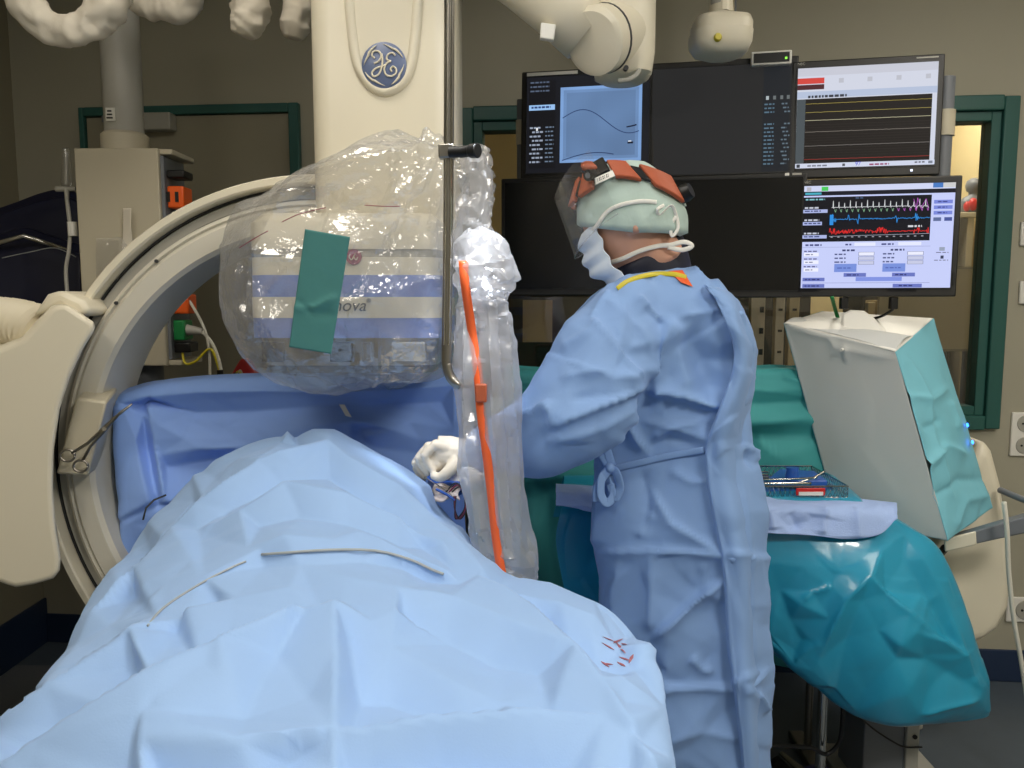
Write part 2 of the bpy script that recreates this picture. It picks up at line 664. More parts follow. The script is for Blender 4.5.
def text_obj(name, s, size, mat, org, right, up, parent, extrude=0.0006, shear=0.0, align='LEFT'):
    cu = bpy.data.curves.new('t', 'FONT')
    cu.body = s
    cu.size = size
    cu.extrude = extrude
    cu.shear = shear
    cu.align_x = align
    o = bpy.data.objects.new('t', cu)
    C.objects.link(o)
    dg = bpy.context.evaluated_depsgraph_get()
    me = bpy.data.meshes.new_from_object(o.evaluated_get(dg))
    right = Vector(right).normalized()
    up = Vector(up).normalized()
    nz = right.cross(up)
    V = [Vector(org) + right * v.co.x + up * v.co.y + nz * v.co.z for v in me.vertices]
    F = [tuple(p.vertices) for p in me.polygons]
    bpy.data.objects.remove(o)
    bpy.data.curves.remove(cu)
    bpy.data.meshes.remove(me)
    return add(name, V, F, mat, parent, smooth=0)

# ================================================================== ROOM SHELL
WA = Vector((-2.057, 3.40, 0))                      # left end of the back wall
WB = Vector((1.94, 3.03, 0))
WD = (WB - WA).normalized()                         # along the wall
WN = Vector((WD.y, -WD.x, 0))                       # towards the camera
WL = 4.9

def wall_s(px, py):
    p = PP(px, py, WA, WN)
    return (p - WA).dot(WD), p.z

def wpt(s, z, d=0.0):
    """point on the back wall, d in front of it"""
    q = WA + WD * s + WN * d
    return Vector((q.x, q.y, z))

def wbox(g, s0, s1, z0, z1, d0, d1):
    b = [wpt(s0, z1, d1), wpt(s1, z1, d1), wpt(s1, z0, d1), wpt(s0, z0, d1),
         wpt(s0, z1, d0), wpt(s1, z1, d0), wpt(s1, z0, d0), wpt(s0, z0, d0)]
    return g.hexa(b)

ws0, wz1 = wall_s(461, 106)
ws1, _ = wall_s(1003, 300)
_, wz0 = wall_s(990, 428)
wz1 = (wz1 + wall_s(1008, 101)[1]) / 2
g = G()
wbox(g, -0.15, ws0, 0, CEIL_Z, -0.12, 0)
wbox(g, ws1, WL, 0, CEIL_Z, -0.12, 0)
wbox(g, ws0, ws1, 0, wz0, -0.12, 0)
wbox(g, ws0, ws1, wz1, CEIL_Z, -0.12, 0)
g.obj('wall_back', 'wall_paint', struct=True, smooth=0)
XR, YF = 2.75, -2.3
G().box((WA.x - 0.06, (WA.y + YF) / 2, CEIL_Z / 2), (0.12, WA.y - YF, CEIL_Z)).obj('wall_left', 'wall_paint_side', struct=True, smooth=0)
G().box((XR + 0.06, (3.0 + YF) / 2, CEIL_Z / 2), (0.12, 3.0 - YF, CEIL_Z)).obj('wall_right', 'wall_paint', struct=True, smooth=0)
G().box(((XR + WA.x) / 2, YF - 0.06, CEIL_Z / 2), (XR - WA.x, 0.12, CEIL_Z)).obj('wall_front', 'wall_paint', struct=True, smooth=0)
G().box(((XR + WA.x) / 2, 1.75, -0.05), (XR - WA.x + 0.3, 8.3, 0.1)).obj('floor', 'vinyl_floor', struct=True, smooth=0)
G().box(((XR + WA.x) / 2, 1.75, CEIL_Z + 0.05), (XR - WA.x + 0.3, 8.3, 0.1)).obj('ceiling', 'ceiling_white', struct=True, smooth=0)
g = G()
wbox(g, 0, WL, 0, 0.13, 0, 0.012)
g.obj('baseboard_back', 'vinyl_cove', struct=True, bevel=0.004)
G().box((WA.x + 0.006, (WA.y + YF) / 2, 0.10), (0.012, WA.y - YF, 0.20)).obj('baseboard_left', 'vinyl_cove', struct=True, bevel=0.004)

# ceiling lamps
for i, (x, y, w, l, watt, colr) in enumerate(LAMPS):
    t = thing('ceiling_light', 'recessed rectangular ceiling light panel over the room', 'ceiling light', (x, y, CEIL_Z), 'ceiling light panels')
    g = G()
    for sx in (-1, 1):
        g.box((x + sx * (w / 2 + 0.015), y, CEIL_Z - 0.012), (0.03, l + 0.06, 0.024))
        g.box((x, y + sx * (l / 2 + 0.015), CEIL_Z - 0.012), (w, 0.03, 0.024))
    g.obj('frame', 'white_plastic', t, smooth=0)
    G().box((x, y, CEIL_Z - 0.006), (w, l, 0.008)).obj('diffuser', 'lamp_glow', t, smooth=0)
    ld = bpy.data.lights.new('ceiling_lamp', 'AREA')
    ld.shape = 'RECTANGLE'
    ld.size = w
    ld.size_y = l
    ld.energy = watt
    ld.color = colr
    lo = bpy.data.objects.new('ceiling_lamp', ld)
    lo.location = (0, 0, -0.02)
    lo.parent = t
    C.objects.link(lo)

# door in the back wall
ds0, dz1 = wall_s(82, 109)
ds1, _ = wall_s(303, 200)
fw = 0.042
t = bpy.data.objects.new('door_1', None)
t.location = wpt((ds0 + ds1) / 2, 0)
C.objects.link(t)
t['kind'] = 'structure'
g = G()
wbox(g, ds0, ds0 + 0.022, 0, dz1, 0, 0.03)
wbox(g, ds1 - fw, ds1, 0, dz1, 0, 0.03)
wbox(g, ds0 + 0.022, ds1 - fw, dz1 - 0.036, dz1, 0, 0.03)
g.obj('door_frame', 'teal_paint', t, bevel=0.004)
g = G()
wbox(g, ds0 + 0.024, ds1 - fw - 0.002, 0.01, dz1 - 0.038, 0, 0.012)
g.obj('door_leaf', 'door_paint', t, bevel=0.002)
cs0, cz1 = wall_s(120, 117)
cs1, cz0 = wall_s(179, 133)
g = G()
wbox(g, cs0, cs1, cz0, cz1, 0.013, 0.07)
g.obj('door_closer', 'cream_grey', t, bevel=0.006)
g = G()
wbox(g, cs0 - 0.05, cs0 + 0.01, cz1 - 0.03, cz1 - 0.005, 0.013, 0.05)
g.obj('closer_arm', 'mid_grey', t, bevel=0.003)

# window to the control room
t = bpy.data.objects.new('window_1', None)
t.location = wpt((ws0 + ws1) / 2, wz0)
C.objects.link(t)
t['kind'] = 'structure'
fo, fi = 0.05, 0.035
g = G()
wbox(g, ws0 - 0.005, ws0 + fo, wz0, wz1, -0.125, 0.03)
wbox(g, ws1 - fo, ws1 + 0.005, wz0, wz1, -0.125, 0.03)
wbox(g, ws0 + fo, ws1 - fo, wz1 - fo, wz1 + 0.005, -0.125, 0.03)
wbox(g, ws0 + fo, ws1 - fo, wz0 - 0.005, wz0 + fo, -0.125, 0.03)
g.obj('window_frame', 'teal_paint', t, bevel=0.005)
g = G()
a0, a1, b0, b1 = ws0 + fo, ws1 - fo, wz0 + fo, wz1 - fo
wbox(g, a0, a0 + fi, b0, b1, -0.07, 0.012)
wbox(g, a1 - fi, a1, b0, b1, -0.07, 0.012)
wbox(g, a0 + fi, a1 - fi, b1 - fi, b1, -0.07, 0.012)
wbox(g, a0 + fi, a1 - fi, b0, b0 + fi, -0.07, 0.012)
g.obj('inner_frame', 'teal_paint', t, bevel=0.003)
g = G()
wbox(g, a0 + fi, a1 - fi, b0 + fi, b1 - fi, -0.045, -0.035)
g.obj('glass_pane', 'window_glass', t, smooth=0)

# ------------------------------------------------------------------ control room behind the glass
CY = 5.55
G().box((0.4, CY + 0.05, CEIL_Z / 2), (5.4, 0.1, CEIL_Z)).obj('wall_far', 'far_wall_yellow', struct=True, smooth=0)
G().box((-1.2, 4.6, CEIL_Z / 2), (0.1, 1.9, CEIL_Z)).obj('wall_far_left', 'far_wall_yellow', struct=True, smooth=0)
G().box((XR + 0.1, 4.4, CEIL_Z / 2), (0.1, 2.4, CEIL_Z)).obj('wall_far_right', 'far_wall_yellow', struct=True, smooth=0)
ld = bpy.data.lights.new('control_room_lamp', 'AREA')
ld.shape = 'RECTANGLE'
ld.size, ld.size_y = 0.6, 0.6
ld.energy = 14
ld.color = (1.0, 0.94, 0.78)
t = thing('ceiling_light', 'square ceiling light panel in the control room behind the window', 'ceiling light', (2.3, 4.7, CEIL_Z))
G().box((2.3, 4.7, CEIL_Z - 0.006), (0.6, 0.6, 0.01)).obj('diffuser', 'lamp_glow', t, smooth=0)
g = G()
for sx in (-1, 1):
    g.box((2.3 + sx * 0.315, 4.7, CEIL_Z - 0.012), (0.03, 0.66, 0.024))
    g.box((2.3, 4.7 + sx * 0.315, CEIL_Z - 0.012), (0.6, 0.03, 0.024))
g.obj('frame', 'white_plastic', t, smooth=0)
lo = bpy.data.objects.new('control_room_lamp', ld)
lo.location = (0, 0, -0.02)
lo.parent = t
C.objects.link(lo)

# cabinet with the anatomy bust on top
ct = P(940, 212, 4.75)
cb_z = ct.z
t = thing('display_cabinet', 'beige wooden cabinet with glazed upper doors in the control room', 'cabinet', (2.66, 4.95, 0))
x0, x1 = 2.42, 2.70
xs = P(943, 300, 4.75).x
g = G()
g.box(((xs + 2.72) / 2, 5.12, (0.9 + cb_z) / 2), (2.72 - xs, 0.02, cb_z - 0.9))
g.box((xs + 0.02, 4.95, (0.9 + cb_z) / 2), (0.04, 0.34, cb_z - 0.9))
g.box((2.70, 4.95, (0.9 + cb_z) / 2), (0.04, 0.34, cb_z - 0.9))
g.box(((xs + 2.72) / 2, 4.95, cb_z - 0.015), (2.74 - xs, 0.38, 0.03))
g.box(((xs + 2.72) / 2, 4.95, 0.45), (2.72 - xs, 0.34, 0.9))
g.obj('body', 'cream_dark', t, bevel=0.004)
for k in range(2):
    zz = 0.9 + (cb_z - 0.9) * (k + 1) / 3
    G().box(((xs + 2.72) / 2, 4.96, zz), (2.68 - xs, 0.28, 0.02)).obj('shelf', 'cream_dark', t)
for k in range(8):
    h = 0.11 + 0.02 * (k % 3)
    zb = 0.911 + (cb_z - 0.9) / 3 * (k % 2)
    tag(G().box((xs + 0.10 + 0.055 * (k // 2), 4.95, zb + h / 2 + (0.0 if k % 2 == 0 else 0.0)), (0.045, 0.16, h)).obj('binder', 'far_dark', bevel=0.003), 'dark ring binder on a shelf of the glazed cabinet', 'binder', 'binders in the cabinet')
# bust of an anatomical torso
t = thing('anatomy_bust', 'grey anatomical head and chest model on top of the cabinet', 'bust', P(972, 211, 4.85))
bc = P(972, 211, 4.85)
bc.z = cb_z
g = G()
prof = [(0.0, .10, .075), (.04, .115, .08), (.10, .12, .075), (.14, .09, .06), (.165, .04, .04), (.19, .036, .038), (.205, .055, .062), (.25, .064, .075), (.29, .055, .066), (.315, .02, .025)]
g.loft([[bc + .66 * Vector((w * math.cos(a), d * math.sin(a), h)) for a in [2 * math.pi * k / 20 for k in range(20)]] for h, w, d in prof])
g.obj('torso', 'mid_grey', t, smooth=180)
g = G()
g.ball(bc + .66 * Vector((-0.03, -0.06, 0.075)), 0.033, sx=0.8, sy=0.7, sz=1.2)
g.ball(bc + .66 * Vector((-0.075, -0.05, 0.06)), 0.02, sz=1.5)
g.obj('organs', 'red', t)
# white panel in front, drawer stack, red box
q0, q1 = P(880, 268, 4.3), P(978, 350, 4.3)
t = thing('whiteboard', 'plain off-white board standing behind the window glass', 'board', ((q0.x + q1.x) / 2, 4.3, q1.z))
G().box(((q0.x + q1.x) / 2, 4.3, (q0.z + q1.z) / 2), (q1.x - q0.x, 0.02, q0.z - q1.z)).obj('panel', 'whiteboard', t)
for z in (q0.z, q1.z):
    G().box(((q0.x + q1.x) / 2, 4.29, z), (q1.x - q0.x + 0.02, 0.03, 0.012)).obj('edge_strip', 'cream_grey', t)
for x in (q0.x + 0.05, q1.x - 0.05):
    G().box((x, 4.32, q1.z / 2), (0.03, 0.03, q1.z)).obj('stand_leg', 'mid_grey', t)
# desk along the window, with binders, boxes, a chair
dk = 0.78
t = thing('control_desk', 'long dark desk against the far side of the window', 'desk', (0.9, 3.75, 0))
G().box((0.9, 3.75, dk - 0.02), (2.9, 0.55, 0.04)).obj('desktop', 'far_dark', t, bevel=0.004)
for x in (-0.45, 0.9, 2.25):
    G().box((x, 3.75, (dk - 0.04) / 2), (0.05, 0.5, dk - 0.04)).obj('leg', 'far_dark', t)
for k in range(4):
    p = P(962 + 7 * k, 395, 3.8)
    h = 0.10 + 0.05 * ((k * 7) % 3)
    tag(G().box((p.x, 3.8, dk + h / 2), (0.028, 0.12, h)).obj('bottle_box', 'red' if k % 2 else 'dark_grey', bevel=0.004),
        ('small red box on the control room desk' if k % 2 else 'small dark grey box on the control room desk'), 'box', ('red desk boxes' if k % 2 else 'grey desk boxes'))
a, b = P(868, 300, 4.6), P(944, 332, 4.6)
t = thing('bookcase', 'dark open bookcase of pale binders seen under the lilac monitor', 'bookcase', ((a.x + b.x) / 2, 4.72, 0))
for x in (a.x - .03, b.x + .03):
    G().box((x, 4.72, (a.z + .03) / 2), (.02, .26, a.z + .03)).obj('side_panel', 'far_dark', t)
G().box(((a.x + b.x) / 2, 4.845, (a.z + .03) / 2), (b.x - a.x + .04, .01, a.z + .03)).obj('back_board', 'far_dark', t)
for r, (py0, py1) in enumerate(((300, 315), (318, 332))):
    a, b = P(868, py0, 4.6), P(944, py1, 4.6)
    G().box(((a.x + b.x) / 2, 4.715, b.z - .009), (b.x - a.x + .038, .24, .016)).obj('shelf', 'far_dark', t)
    for k in range(9):
        x = a.x + (b.x - a.x) * (k + 0.5) / 9
        h = (a.z - b.z) * (0.85 + 0.15 * ((k * 5 + r) % 3) / 2)
        tag(G().box((x, 4.68, b.z + h / 2), (0.04, 0.15, h)).obj('binder', 'beige_binder', bevel=0.003), 'pale beige binder on the ' + ('upper' if r == 0 else 'lower') + ' shelf of the dark bookcase', 'binder', 'binders on the %s bookcase shelf' % ('upper' if r == 0 else 'lower'))
# steel shelving posts, seen under the dark monitor
for k, (px, w, mt) in enumerate(((757, 14, 'cream_dark'), (779, 9, 'cream_dark'), (793, 10, 'beige_binder'))):
    a = P(px, 305, 4.2)
    t = thing('rack_post', ['slotted cream rack post nearest the surgeon', 'narrow cream rack post in the middle of the rack', 'tan rack post beside the draped panel'][k], 'post', (a.x, 4.2, 0))
    G().box((a.x, 4.2, 1.05), (w / 800 * 4.2, 0.05, 2.1)).obj('post', mt, t, bevel=0.004)
    g = G()
    for j in range(14):
        g.box((a.x + (0.018 if k == 0 else 0.0), 4.172, 0.35 + j * 0.11), (0.02, 0.006, 0.03 if k == 0 else 0.012))
    g.obj('slot_row', 'black', t)['kind'] = 'stuff'
# office chair, screens backs
t = thing('office_chair', 'black office chair on the far side of the window', 'chair', (0.28, 4.35, 0))
g = G()
g.prism([P(534, 345, 4.4), P(536, 366, 4.4), P(541, 376, 4.4), P(562, 376, 4.4), P(580, 352, 4.4), P(560, 344, 4.4)], (0, 0.05, 0))
g.obj('backrest', 'black', t, bevel=0.02)
G().box((0.28, 4.2, 0.5), (0.5, 0.48, 0.08)).obj('seat', 'black', t, bevel=0.03)
G().cyl((0.28, 4.2, 0.08), (0.28, 4.2, 0.5), 0.03).obj('gas_column', 'mid_grey', t)
G().tube([(0.28, 4.36, 0.5), (0.28, 4.44, 0.7), (0.26, 4.44, 1.1)], 0.025, 8).obj('back_bar', 'black', t)
for k in range(5):
    a = 2 * math.pi * k / 5
    e = Vector((0.28 + 0.27 * math.cos(a), 4.2 + 0.27 * math.sin(a), 0.05))
    G().tube([(0.28, 4.2, 0.1), e, e - Vector((0, 0, 0.05))], [0.03, 0.022, 0.022], 8).obj('foot', 'black', t)
for k, (pa, pb, mt, nm) in enumerate((((523, 300), (553, 343), 'beige_binder', 'tan notice sheet pinned on the far side board'), ((556, 303), (590, 325), 'far_dark', 'dark notice sheet pinned on the far side board'))):
    a, b = P(*pa, 5.0), P(*pb, 5.0)
    tag(G().box(((a.x + b.x) / 2, 5.1, (a.z + b.z) / 2), (b.x - a.x, 0.008, a.z - b.z)).obj('notice_sheet', mt), nm, 'notice')
t = thing('darkening_board', 'brown partition board with notices, widened to darken the view behind the window', 'board', (0.3, 5.12, 0))
G().box((0.65, 5.13, 1.2), (2.5, 0.03, 1.1)).obj('panel', 'far_dark', t)  # dark panel stretched behind the posts to darken the view below the monitors
for x in (-0.5, 1.8):
    G().box((x, 5.13, 0.33), (0.04, 0.04, 0.66)).obj('leg', 'mid_grey', t)

# wall sockets on the right
def socket(px0, py0, px1, py1, label, n):
    s0, z1 = wall_s(px0, py0)
    s1, z0 = wall_s(px1, py1)
    t = thing('wall_socket', label, 'socket', wpt((s0 + s1) / 2, z0))
    g = G()
    wbox(g, s0, s1, z0, z1, 0, 0.012)
    g.obj('plate', 'white_plastic', t, bevel=0.004)
    for k in range(n):
        zc = z0 + (z1 - z0) * (k + 0.5) / n
        c = wpt((s0 + s1) / 2, zc, 0.012)
        r = min((z1 - z0) / n, s1 - s0) * 0.38
        g = G()
        g.tube([c, c + WN * 0.004], [r, r * 0.95], 24)
        g.obj('outlet', 'cream_grey', t)
        for dx in (-1, 1):
            q = c + WD * dx * r * 0.4
            G().tube([q + WN * 0.004, q + WN * 0.006], r * 0.13, 8).obj('pin_hole', 'black', t)

socket(1011, 412, 1036, 456, 'double white wall socket beside the teal window frame', 2)
socket(1006, 596, 1042, 622, 'white wall socket low on the wall above the skirting', 1)
socket(1020, 222, 1050, 246, 'small white light switch on the wall beside the window', 1)
socket(1019, 281, 1050, 304, 'square white switch plate below the small light switch', 1)

# ================================================================== OPERATING TABLE AND PATIENT DRAPE
t = thing('operating_table', 'operating table with padded top hidden beneath the blue patient drape', 'operating table', (-0.35, 1.2, 0))
G().box((-0.33, 1.15, 0.80), (0.50, 1.5, 0.05)).obj('table_top', 'mid_grey', t, bevel=0.01)
G().box((-0.33, 1.15, 0.84), (0.48, 1.46, 0.05)).obj('mattress', 'black', t, bevel=0.015)
G().box((-0.33, 1.05, 0.42), (0.26, 0.4, 0.72)).obj('pedestal', 'cream_grey', t, bevel=0.02)
G().box((-0.33, 1.05, 0.04), (0.5, 0.9, 0.08)).obj('foot_plate', 'cream_grey', t, bevel=0.02)

rows = [  # Y, left edge X, right edge X, heights of seven points across
    (2.02, -0.82, -0.10, [.90, .95, .97, .97, .95, .92, .86]),
    (1.88, -0.80, -0.09, [.97, 1.05, 1.09, 1.09, 1.06, 1.00, .88]),
    (1.76, -0.78, -0.06, [1.03, 1.13, 1.185, 1.185, 1.145, 1.06, .91]),
    (1.62, -0.765, -0.03, [1.02, 1.12, 1.175, 1.185, 1.15, 1.07, .915]),
    (1.48, -0.745, 0.00, [1.00, 1.095, 1.15, 1.165, 1.135, 1.06, .93]),
    (1.34, -0.72, 0.07, [.98, 1.075, 1.13, 1.145, 1.11, 1.05, .99]),
    (1.20, -0.69, 0.145, [.965, 1.055, 1.11, 1.125, 1.09, 1.055, 1.03]),
    (1.05, -0.655, 0.17, [.95, 1.04, 1.09, 1.105, 1.08, 1.06, 1.035]),
    (0.90, -0.625, 0.165, [.935, 1.02, 1.07, 1.085, 1.075, 1.06, 1.035]),
    (0.75, -0.60, 0.155, [.92, 1.00, 1.05, 1.065, 1.06, 1.05, 1.03]),
    (0.58, -0.59, 0.155, [.91, .97, 1.0, 1.01, 1.01, 1.0, .98]),
    (0.44, -0.59, 0.155, [.80, .82, .83, .83, .83, .82, .80]),
    (0.40, -0.59, 0.155, [.55, .55, .55, .55, .55, .55, .55]),
]
ctrl = []
for Y, xl, xr, h in rows:
    r = [(xl - 0.05, Y, .50), (xl - 0.035, Y, .70), (xl - 0.02, Y, h[0] - .12)]
    for k in range(7):
        f = k / 6
        r.append((xl + (xr - xl) * f, Y, h[k]))
    r += [(xr + 0.022, Y, h[6] - .10), (xr + 0.035, Y, .70), (xr + 0.05, Y, .48)]
    ctrl.append(r)
folds = [
    # big lower folds
    [(20, 785, 1.6), (48, 768, 1.8), (158, 707, 2.4), (228, 668, 2.2), (295, 628, 1.9), (335, 622, 1.8), (372, 630, .6)],
    [(40, 758, -.4), (120, 712, -.6), (200, 664, -.5), (270, 622, -.3), (320, 605, -.2)],
    [(-20, 757, 1.6), (0, 745, 1.6), (62, 702, 1.7), (141, 646, 1.7), (190, 618, 1.0), (235, 600, .4)],
    [(141, 646, 1.7), (152, 676, .6), (160, 700, 1.6)],
    [(158, 707, 2.4), (153, 735, 1.6), (150, 758, 1.4), (148, 800, .6)],
    [(335, 622, 1.8), (337, 665, 1.1), (335, 720, 1.0), (335, 743, 1.2), (338, 800, .4)],
    [(348, 640, .0), (352, 690, -.3), (352, 735, .2)],
    [(360, 690, -1.0), (392, 688, -1.2), (430, 705, -.9), (470, 720, -.5)],
    [(150, 758, 1.4), (240, 756, 1.1), (335, 743, 1.2), (432, 734, 1.4), (520, 729, 1.5), (604, 729, .9), (640, 748, .6)],
    [(160, 785, -.6), (260, 782, -.8), (345, 770, -.4), (450, 764, -1.0), (560, 768, -1.2), (630, 785, -.5)],
    # diagonal folds at the right
    [(340, 576, .2), (400, 598, .8), (450, 612, 1.1), (500, 632, 1.2), (556, 658, 1.6)],
    [(400, 620, -.2), (450, 636, -.7), (500, 655, -.9), (540, 668, -.4)],
    [(300, 628, 1.0), (345, 605, .3), (395, 622, .9), (412, 624, .2)],
    [(476, 586, .6), (505, 603, 1.2), (529, 619, 1.3), (573, 663, 1.6), (600, 700, 1.5), (626, 738, 1.5), (645, 770, 1.2)],
    [(500, 592, -.2), (540, 618, -.9), (568, 644, -1.4), (604, 660, -1.4), (640, 664, -.6)],
    [(520, 600, .4), (560, 612, .9), (596, 622, .6)],
    [(570, 640, -.8), (590, 632, .2), (620, 640, -.6), (640, 652, .8), (655, 664, 1.0)],
    [(600, 672, .2), (618, 690, 1.1), (622, 712, .8)],
    [(655, 664, 1.0), (662, 710, .3), (672, 760, .2)],
    # arcs over the body
    [(176, 530, .8), (200, 512, 1.3), (264, 474, 1.8), (326, 456, 2.0), (347, 470, 1.6), (395, 498, 1.6), (440, 540, 1.4), (480, 582, .8)],
    [(196, 527, -.4), (230, 505, -.7), (282, 480, -.7), (330, 474, -.6), (380, 505, -.6), (425, 545, -.5), (455, 575, 0)],
    [(242, 513, .6), (286, 494, 1.4), (343, 505, 1.3), (396, 527, 1.0), (440, 553, .8)],
    [(258, 522, -.4), (300, 512, -.5), (350, 522, -.5), (400, 545, -.3)],
    [(250, 550, .2), (286, 546, .9), (330, 545, .4)],
    [(262, 560, -.5), (300, 562, -.2), (360, 560, -.3)],
    [(360, 535, .3), (400, 556, .5), (440, 574, .4)],
    [(405, 562, -.7), (430, 572, -1.0), (460, 585, -.2)],
    # streaks down the left slope
    [(81, 648, .4), (100, 620, 1.0), (128, 588, 1.2), (176, 531, .8), (194, 500, .2)],
    [(114, 628, -.8), (130, 590, -.7), (150, 556, -.5), (190, 515, -.3)],
    [(114, 628, 1.2), (118, 640, .2), (128, 650, .9)],
    [(120, 660, .3), (160, 622, .8), (205, 582, .6), (262, 552, .3)],
    [(135, 668, -.3), (175, 628, -.2), (215, 596, -.3)],
    [(194, 470, .8), (215, 478, .1), (228, 492, .5)],
    [(140, 575, .9), (165, 540, .9), (205, 500, .8), (240, 462, .6), (282, 446, .4)],
    [(288, 440, .9), (298, 448, .0)],
]
drape = cloth('patient_drape', ctrl, (340, 340), 'drape_blue', facets=[(320, .0035, 5), (1200, .0011, 6)], wob=(4, .006, 1.0), thick=0, flip=False, traced=dict(lines=folds, n=300, amp=.25))
tag(drape, 'large pale blue sterile drape spread over the patient with crisp folds', 'drape')
dtree = bvh_of(drape)
drape_mod = drape.modifiers.new('solid', 'SOLIDIFY')
drape_mod.thickness = 0.002
drape_mod.offset = -1
# stains on the drape: thin dried splashes
t = thing('blood_stain', 'small reddish blood splashes on the drape corner beside the surgeon', 'stain', hit(612, 655, dtree))
rnd = random.Random(4)
for k in range(11):
    q = hit(596 + rnd.uniform(0, 44), 636 + rnd.uniform(0, 32), dtree, .0012)
    q2 = hit(596 + rnd.uniform(0, 44), 636 + rnd.uniform(0, 32), dtree, .0012)
    if q is None:
        continue
    d = Vector((rnd.uniform(-1, 1), rnd.uniform(-1, 1), rnd.uniform(-.5, .5))) * 0.010
    pts = [hit(*pix([tuple(q + d * s)])[0], dtree, .0006) for s in (-1, -0.4, 0.2, 0.7)]
    if None in pts:
        continue
    G().tube(pts, [.0006, .0026, .0018, .0005], 6, flat=0.25).obj('splash', 'blood', t)
# cable lying over the body
tag(G().tube(on(dtree, [(262, 556), (290, 554), (330, 552), (375, 553), (410, 560), (432, 570), (444, 575)],   .004, 3), .0021, 8).obj('cable', 'cable_grey', smooth=180), 'grey cable lying across the crest of the patient drape', 'cable')
tag(G().tube(on(dtree, [(148, 626), (165, 608), (200, 585), (232, 568), (246, 562)], .0016), .0016, 8).obj('cable', 'cable_grey', smooth=180), 'thin dark cable half covered at the left slope of the drape', 'cable')
tag(G().tube([P(143, 520, 1.84), P(146, 508, 1.85), P(154, 500, 1.86), P(166, 495, 1.88)], .0022, 8).obj('cable', 'dark_grey', smooth=180), 'short dark cable loop at the corner where the two blue drapes meet', 'cable')

# ------------------------------------------------------------------ upright blue drape at the head end
top = [(121, 402, 2.03), (150, 391, 2.05), (210, 384, 2.08), (280, 379, 2.10), (350, 376, 2.11), (420, 373, 2.11), (462, 371, 2.10)]
ctrl = []
t_back = [P(x, y + 3, Y + .10) for x, y, Y in top]
for i, (x, y, Y) in enumerate(top):
    a = P(x, y, Y)
    f = i / 6
    ctrl.append([t_back[i] - Vector((0, 0, .28)), t_back[i] + Vector((0, 0, -.012)), a, a + Vector((0, -.02, -.045)), a + Vector((0, -.035, -.14)), a + Vector((0.005, -.05 - .03 * math.sin(f * 9), -.26)), a + Vector((0.01, -.06, -.40)), a + Vector((0.02, -.05, -.62))])
left = Vector((0, .12, 0))
first = [p + left + Vector((-0.004, 0, -.01)) for p in ctrl[0]]
ctrl = [first] + ctrl
folds = [
    [(119, 400, 1.0), (150, 397, 1.2), (205, 392, 1.2), (262, 391, 1.0), (330, 393, .8), (400, 390, .9), (455, 386, .8)],
    [(121, 404, .8), (160, 424, 1.5), (186, 438, 1.0), (240, 440, .6), (300, 428, .8), (352, 421, 1.0), (410, 422, .6), (455, 430, .6)],
    [(150, 400, -.6), (195, 412, -1.0), (260, 410, -.9), (330, 405, -.6), (440, 402, -.8)],
    [(123, 404, .6), (136, 440, 1.4), (150, 500, .6)],
    [(150, 408, 1.4), (156, 440, 1.2), (166, 500, 1.0)],
    [(143, 405, -.8), (146, 450, -1.0), (158, 505, -.6)],
    [(160, 456, .4), (200, 449, 1.4), (260, 446, 1.3), (300, 441, 1.0), (350, 437, .4)],
    [(165, 466, -1.0), (220, 458, -1.4), (280, 454, -1.0), (340, 446, -.4)],
    [(350, 421, 1.0), (352, 436, .6), (354, 448, .9)],
    [(358, 430, -.6), (366, 444, -.6)],
    [(366, 436, .4), (392, 430, 1.2), (420, 440, .3), (450, 446, .9)],
    [(380, 448, -.6), (420, 452, -.7), (450, 462, -.4)],
]
o = cloth('screen_drape', ctrl, (190, 150), 'drape_royal', facets=[(130, .005, 9)], thick=0.002, traced=dict(lines=folds, n=60, amp=.3, box=(100, 360, 480, 530)))
tag(o, 'deeper blue drape hung over the head screen behind the patient', 'drape')
stree = bvh_of(o)
t = thing('screen_bar', 'steel bar frame carrying the deeper blue head drape', 'frame', P(290, 395, 2.16))
G().tube([P(x, y + 9, Y + .05) for x, y, Y in top], .008, 10).obj('bar', 'steel', t)
for x, y, Y in (top[0], top[-1]):
    a = P(x + 6, y + 9, Y + .05)
    G().cyl(a, (a.x, a.y, 0), .009).obj('upright', 'steel', t)
q = hit(346, 413, stree, .006)
tag(add('adhesive_tab', [q + Vector(v) for v in ((-.018, .004, .018), (-.004, .004, .018), (.018, -.004, -.018), (.004, -.004, -.018))], [(0, 1, 2, 3)], 'white_plastic', thick=.0008, smooth=0), 'small white adhesive tab stuck on the deeper blue head drape', 'tab')

# haemostat clamp on the drape corner
t = thing('haemostat_clamp', 'steel haemostat clamp gripping the corner of the blue head drape', 'clamp', P(100, 440, 1.86))
def cl(x, y, d=0.0):
    return P(x, y, 1.835 + d)
for k, (loop, arm) in enumerate((((67.5, 455.5), [(72, 453), (88, 443), (104, 428), (120, 413), (132, 404)]), ((80.5, 466), [(83, 460), (90, 447), (103, 432), (118, 415), (131, 405)]))):
    g = G()
    cx, cy = loop
    pts = [cl(cx + 7.2 * math.cos(a), cy + 5.8 * math.sin(a), -.004 * k) for a in [2 * math.pi * i / 24 for i in range(25)]]
    g.tube(pts, .0030, 8)
    g.tube([cl(x, y, -.004 * k) for x, y in arm], [.0034, .0036, .0042, .0034, .0022], 8)
    g.obj('handle_ring', 'steel', t, smooth=180)
G().tube([cl(104, 429, -.010), cl(104, 429, .008)], .005, 12).obj('hinge_pin', 'steel', t)

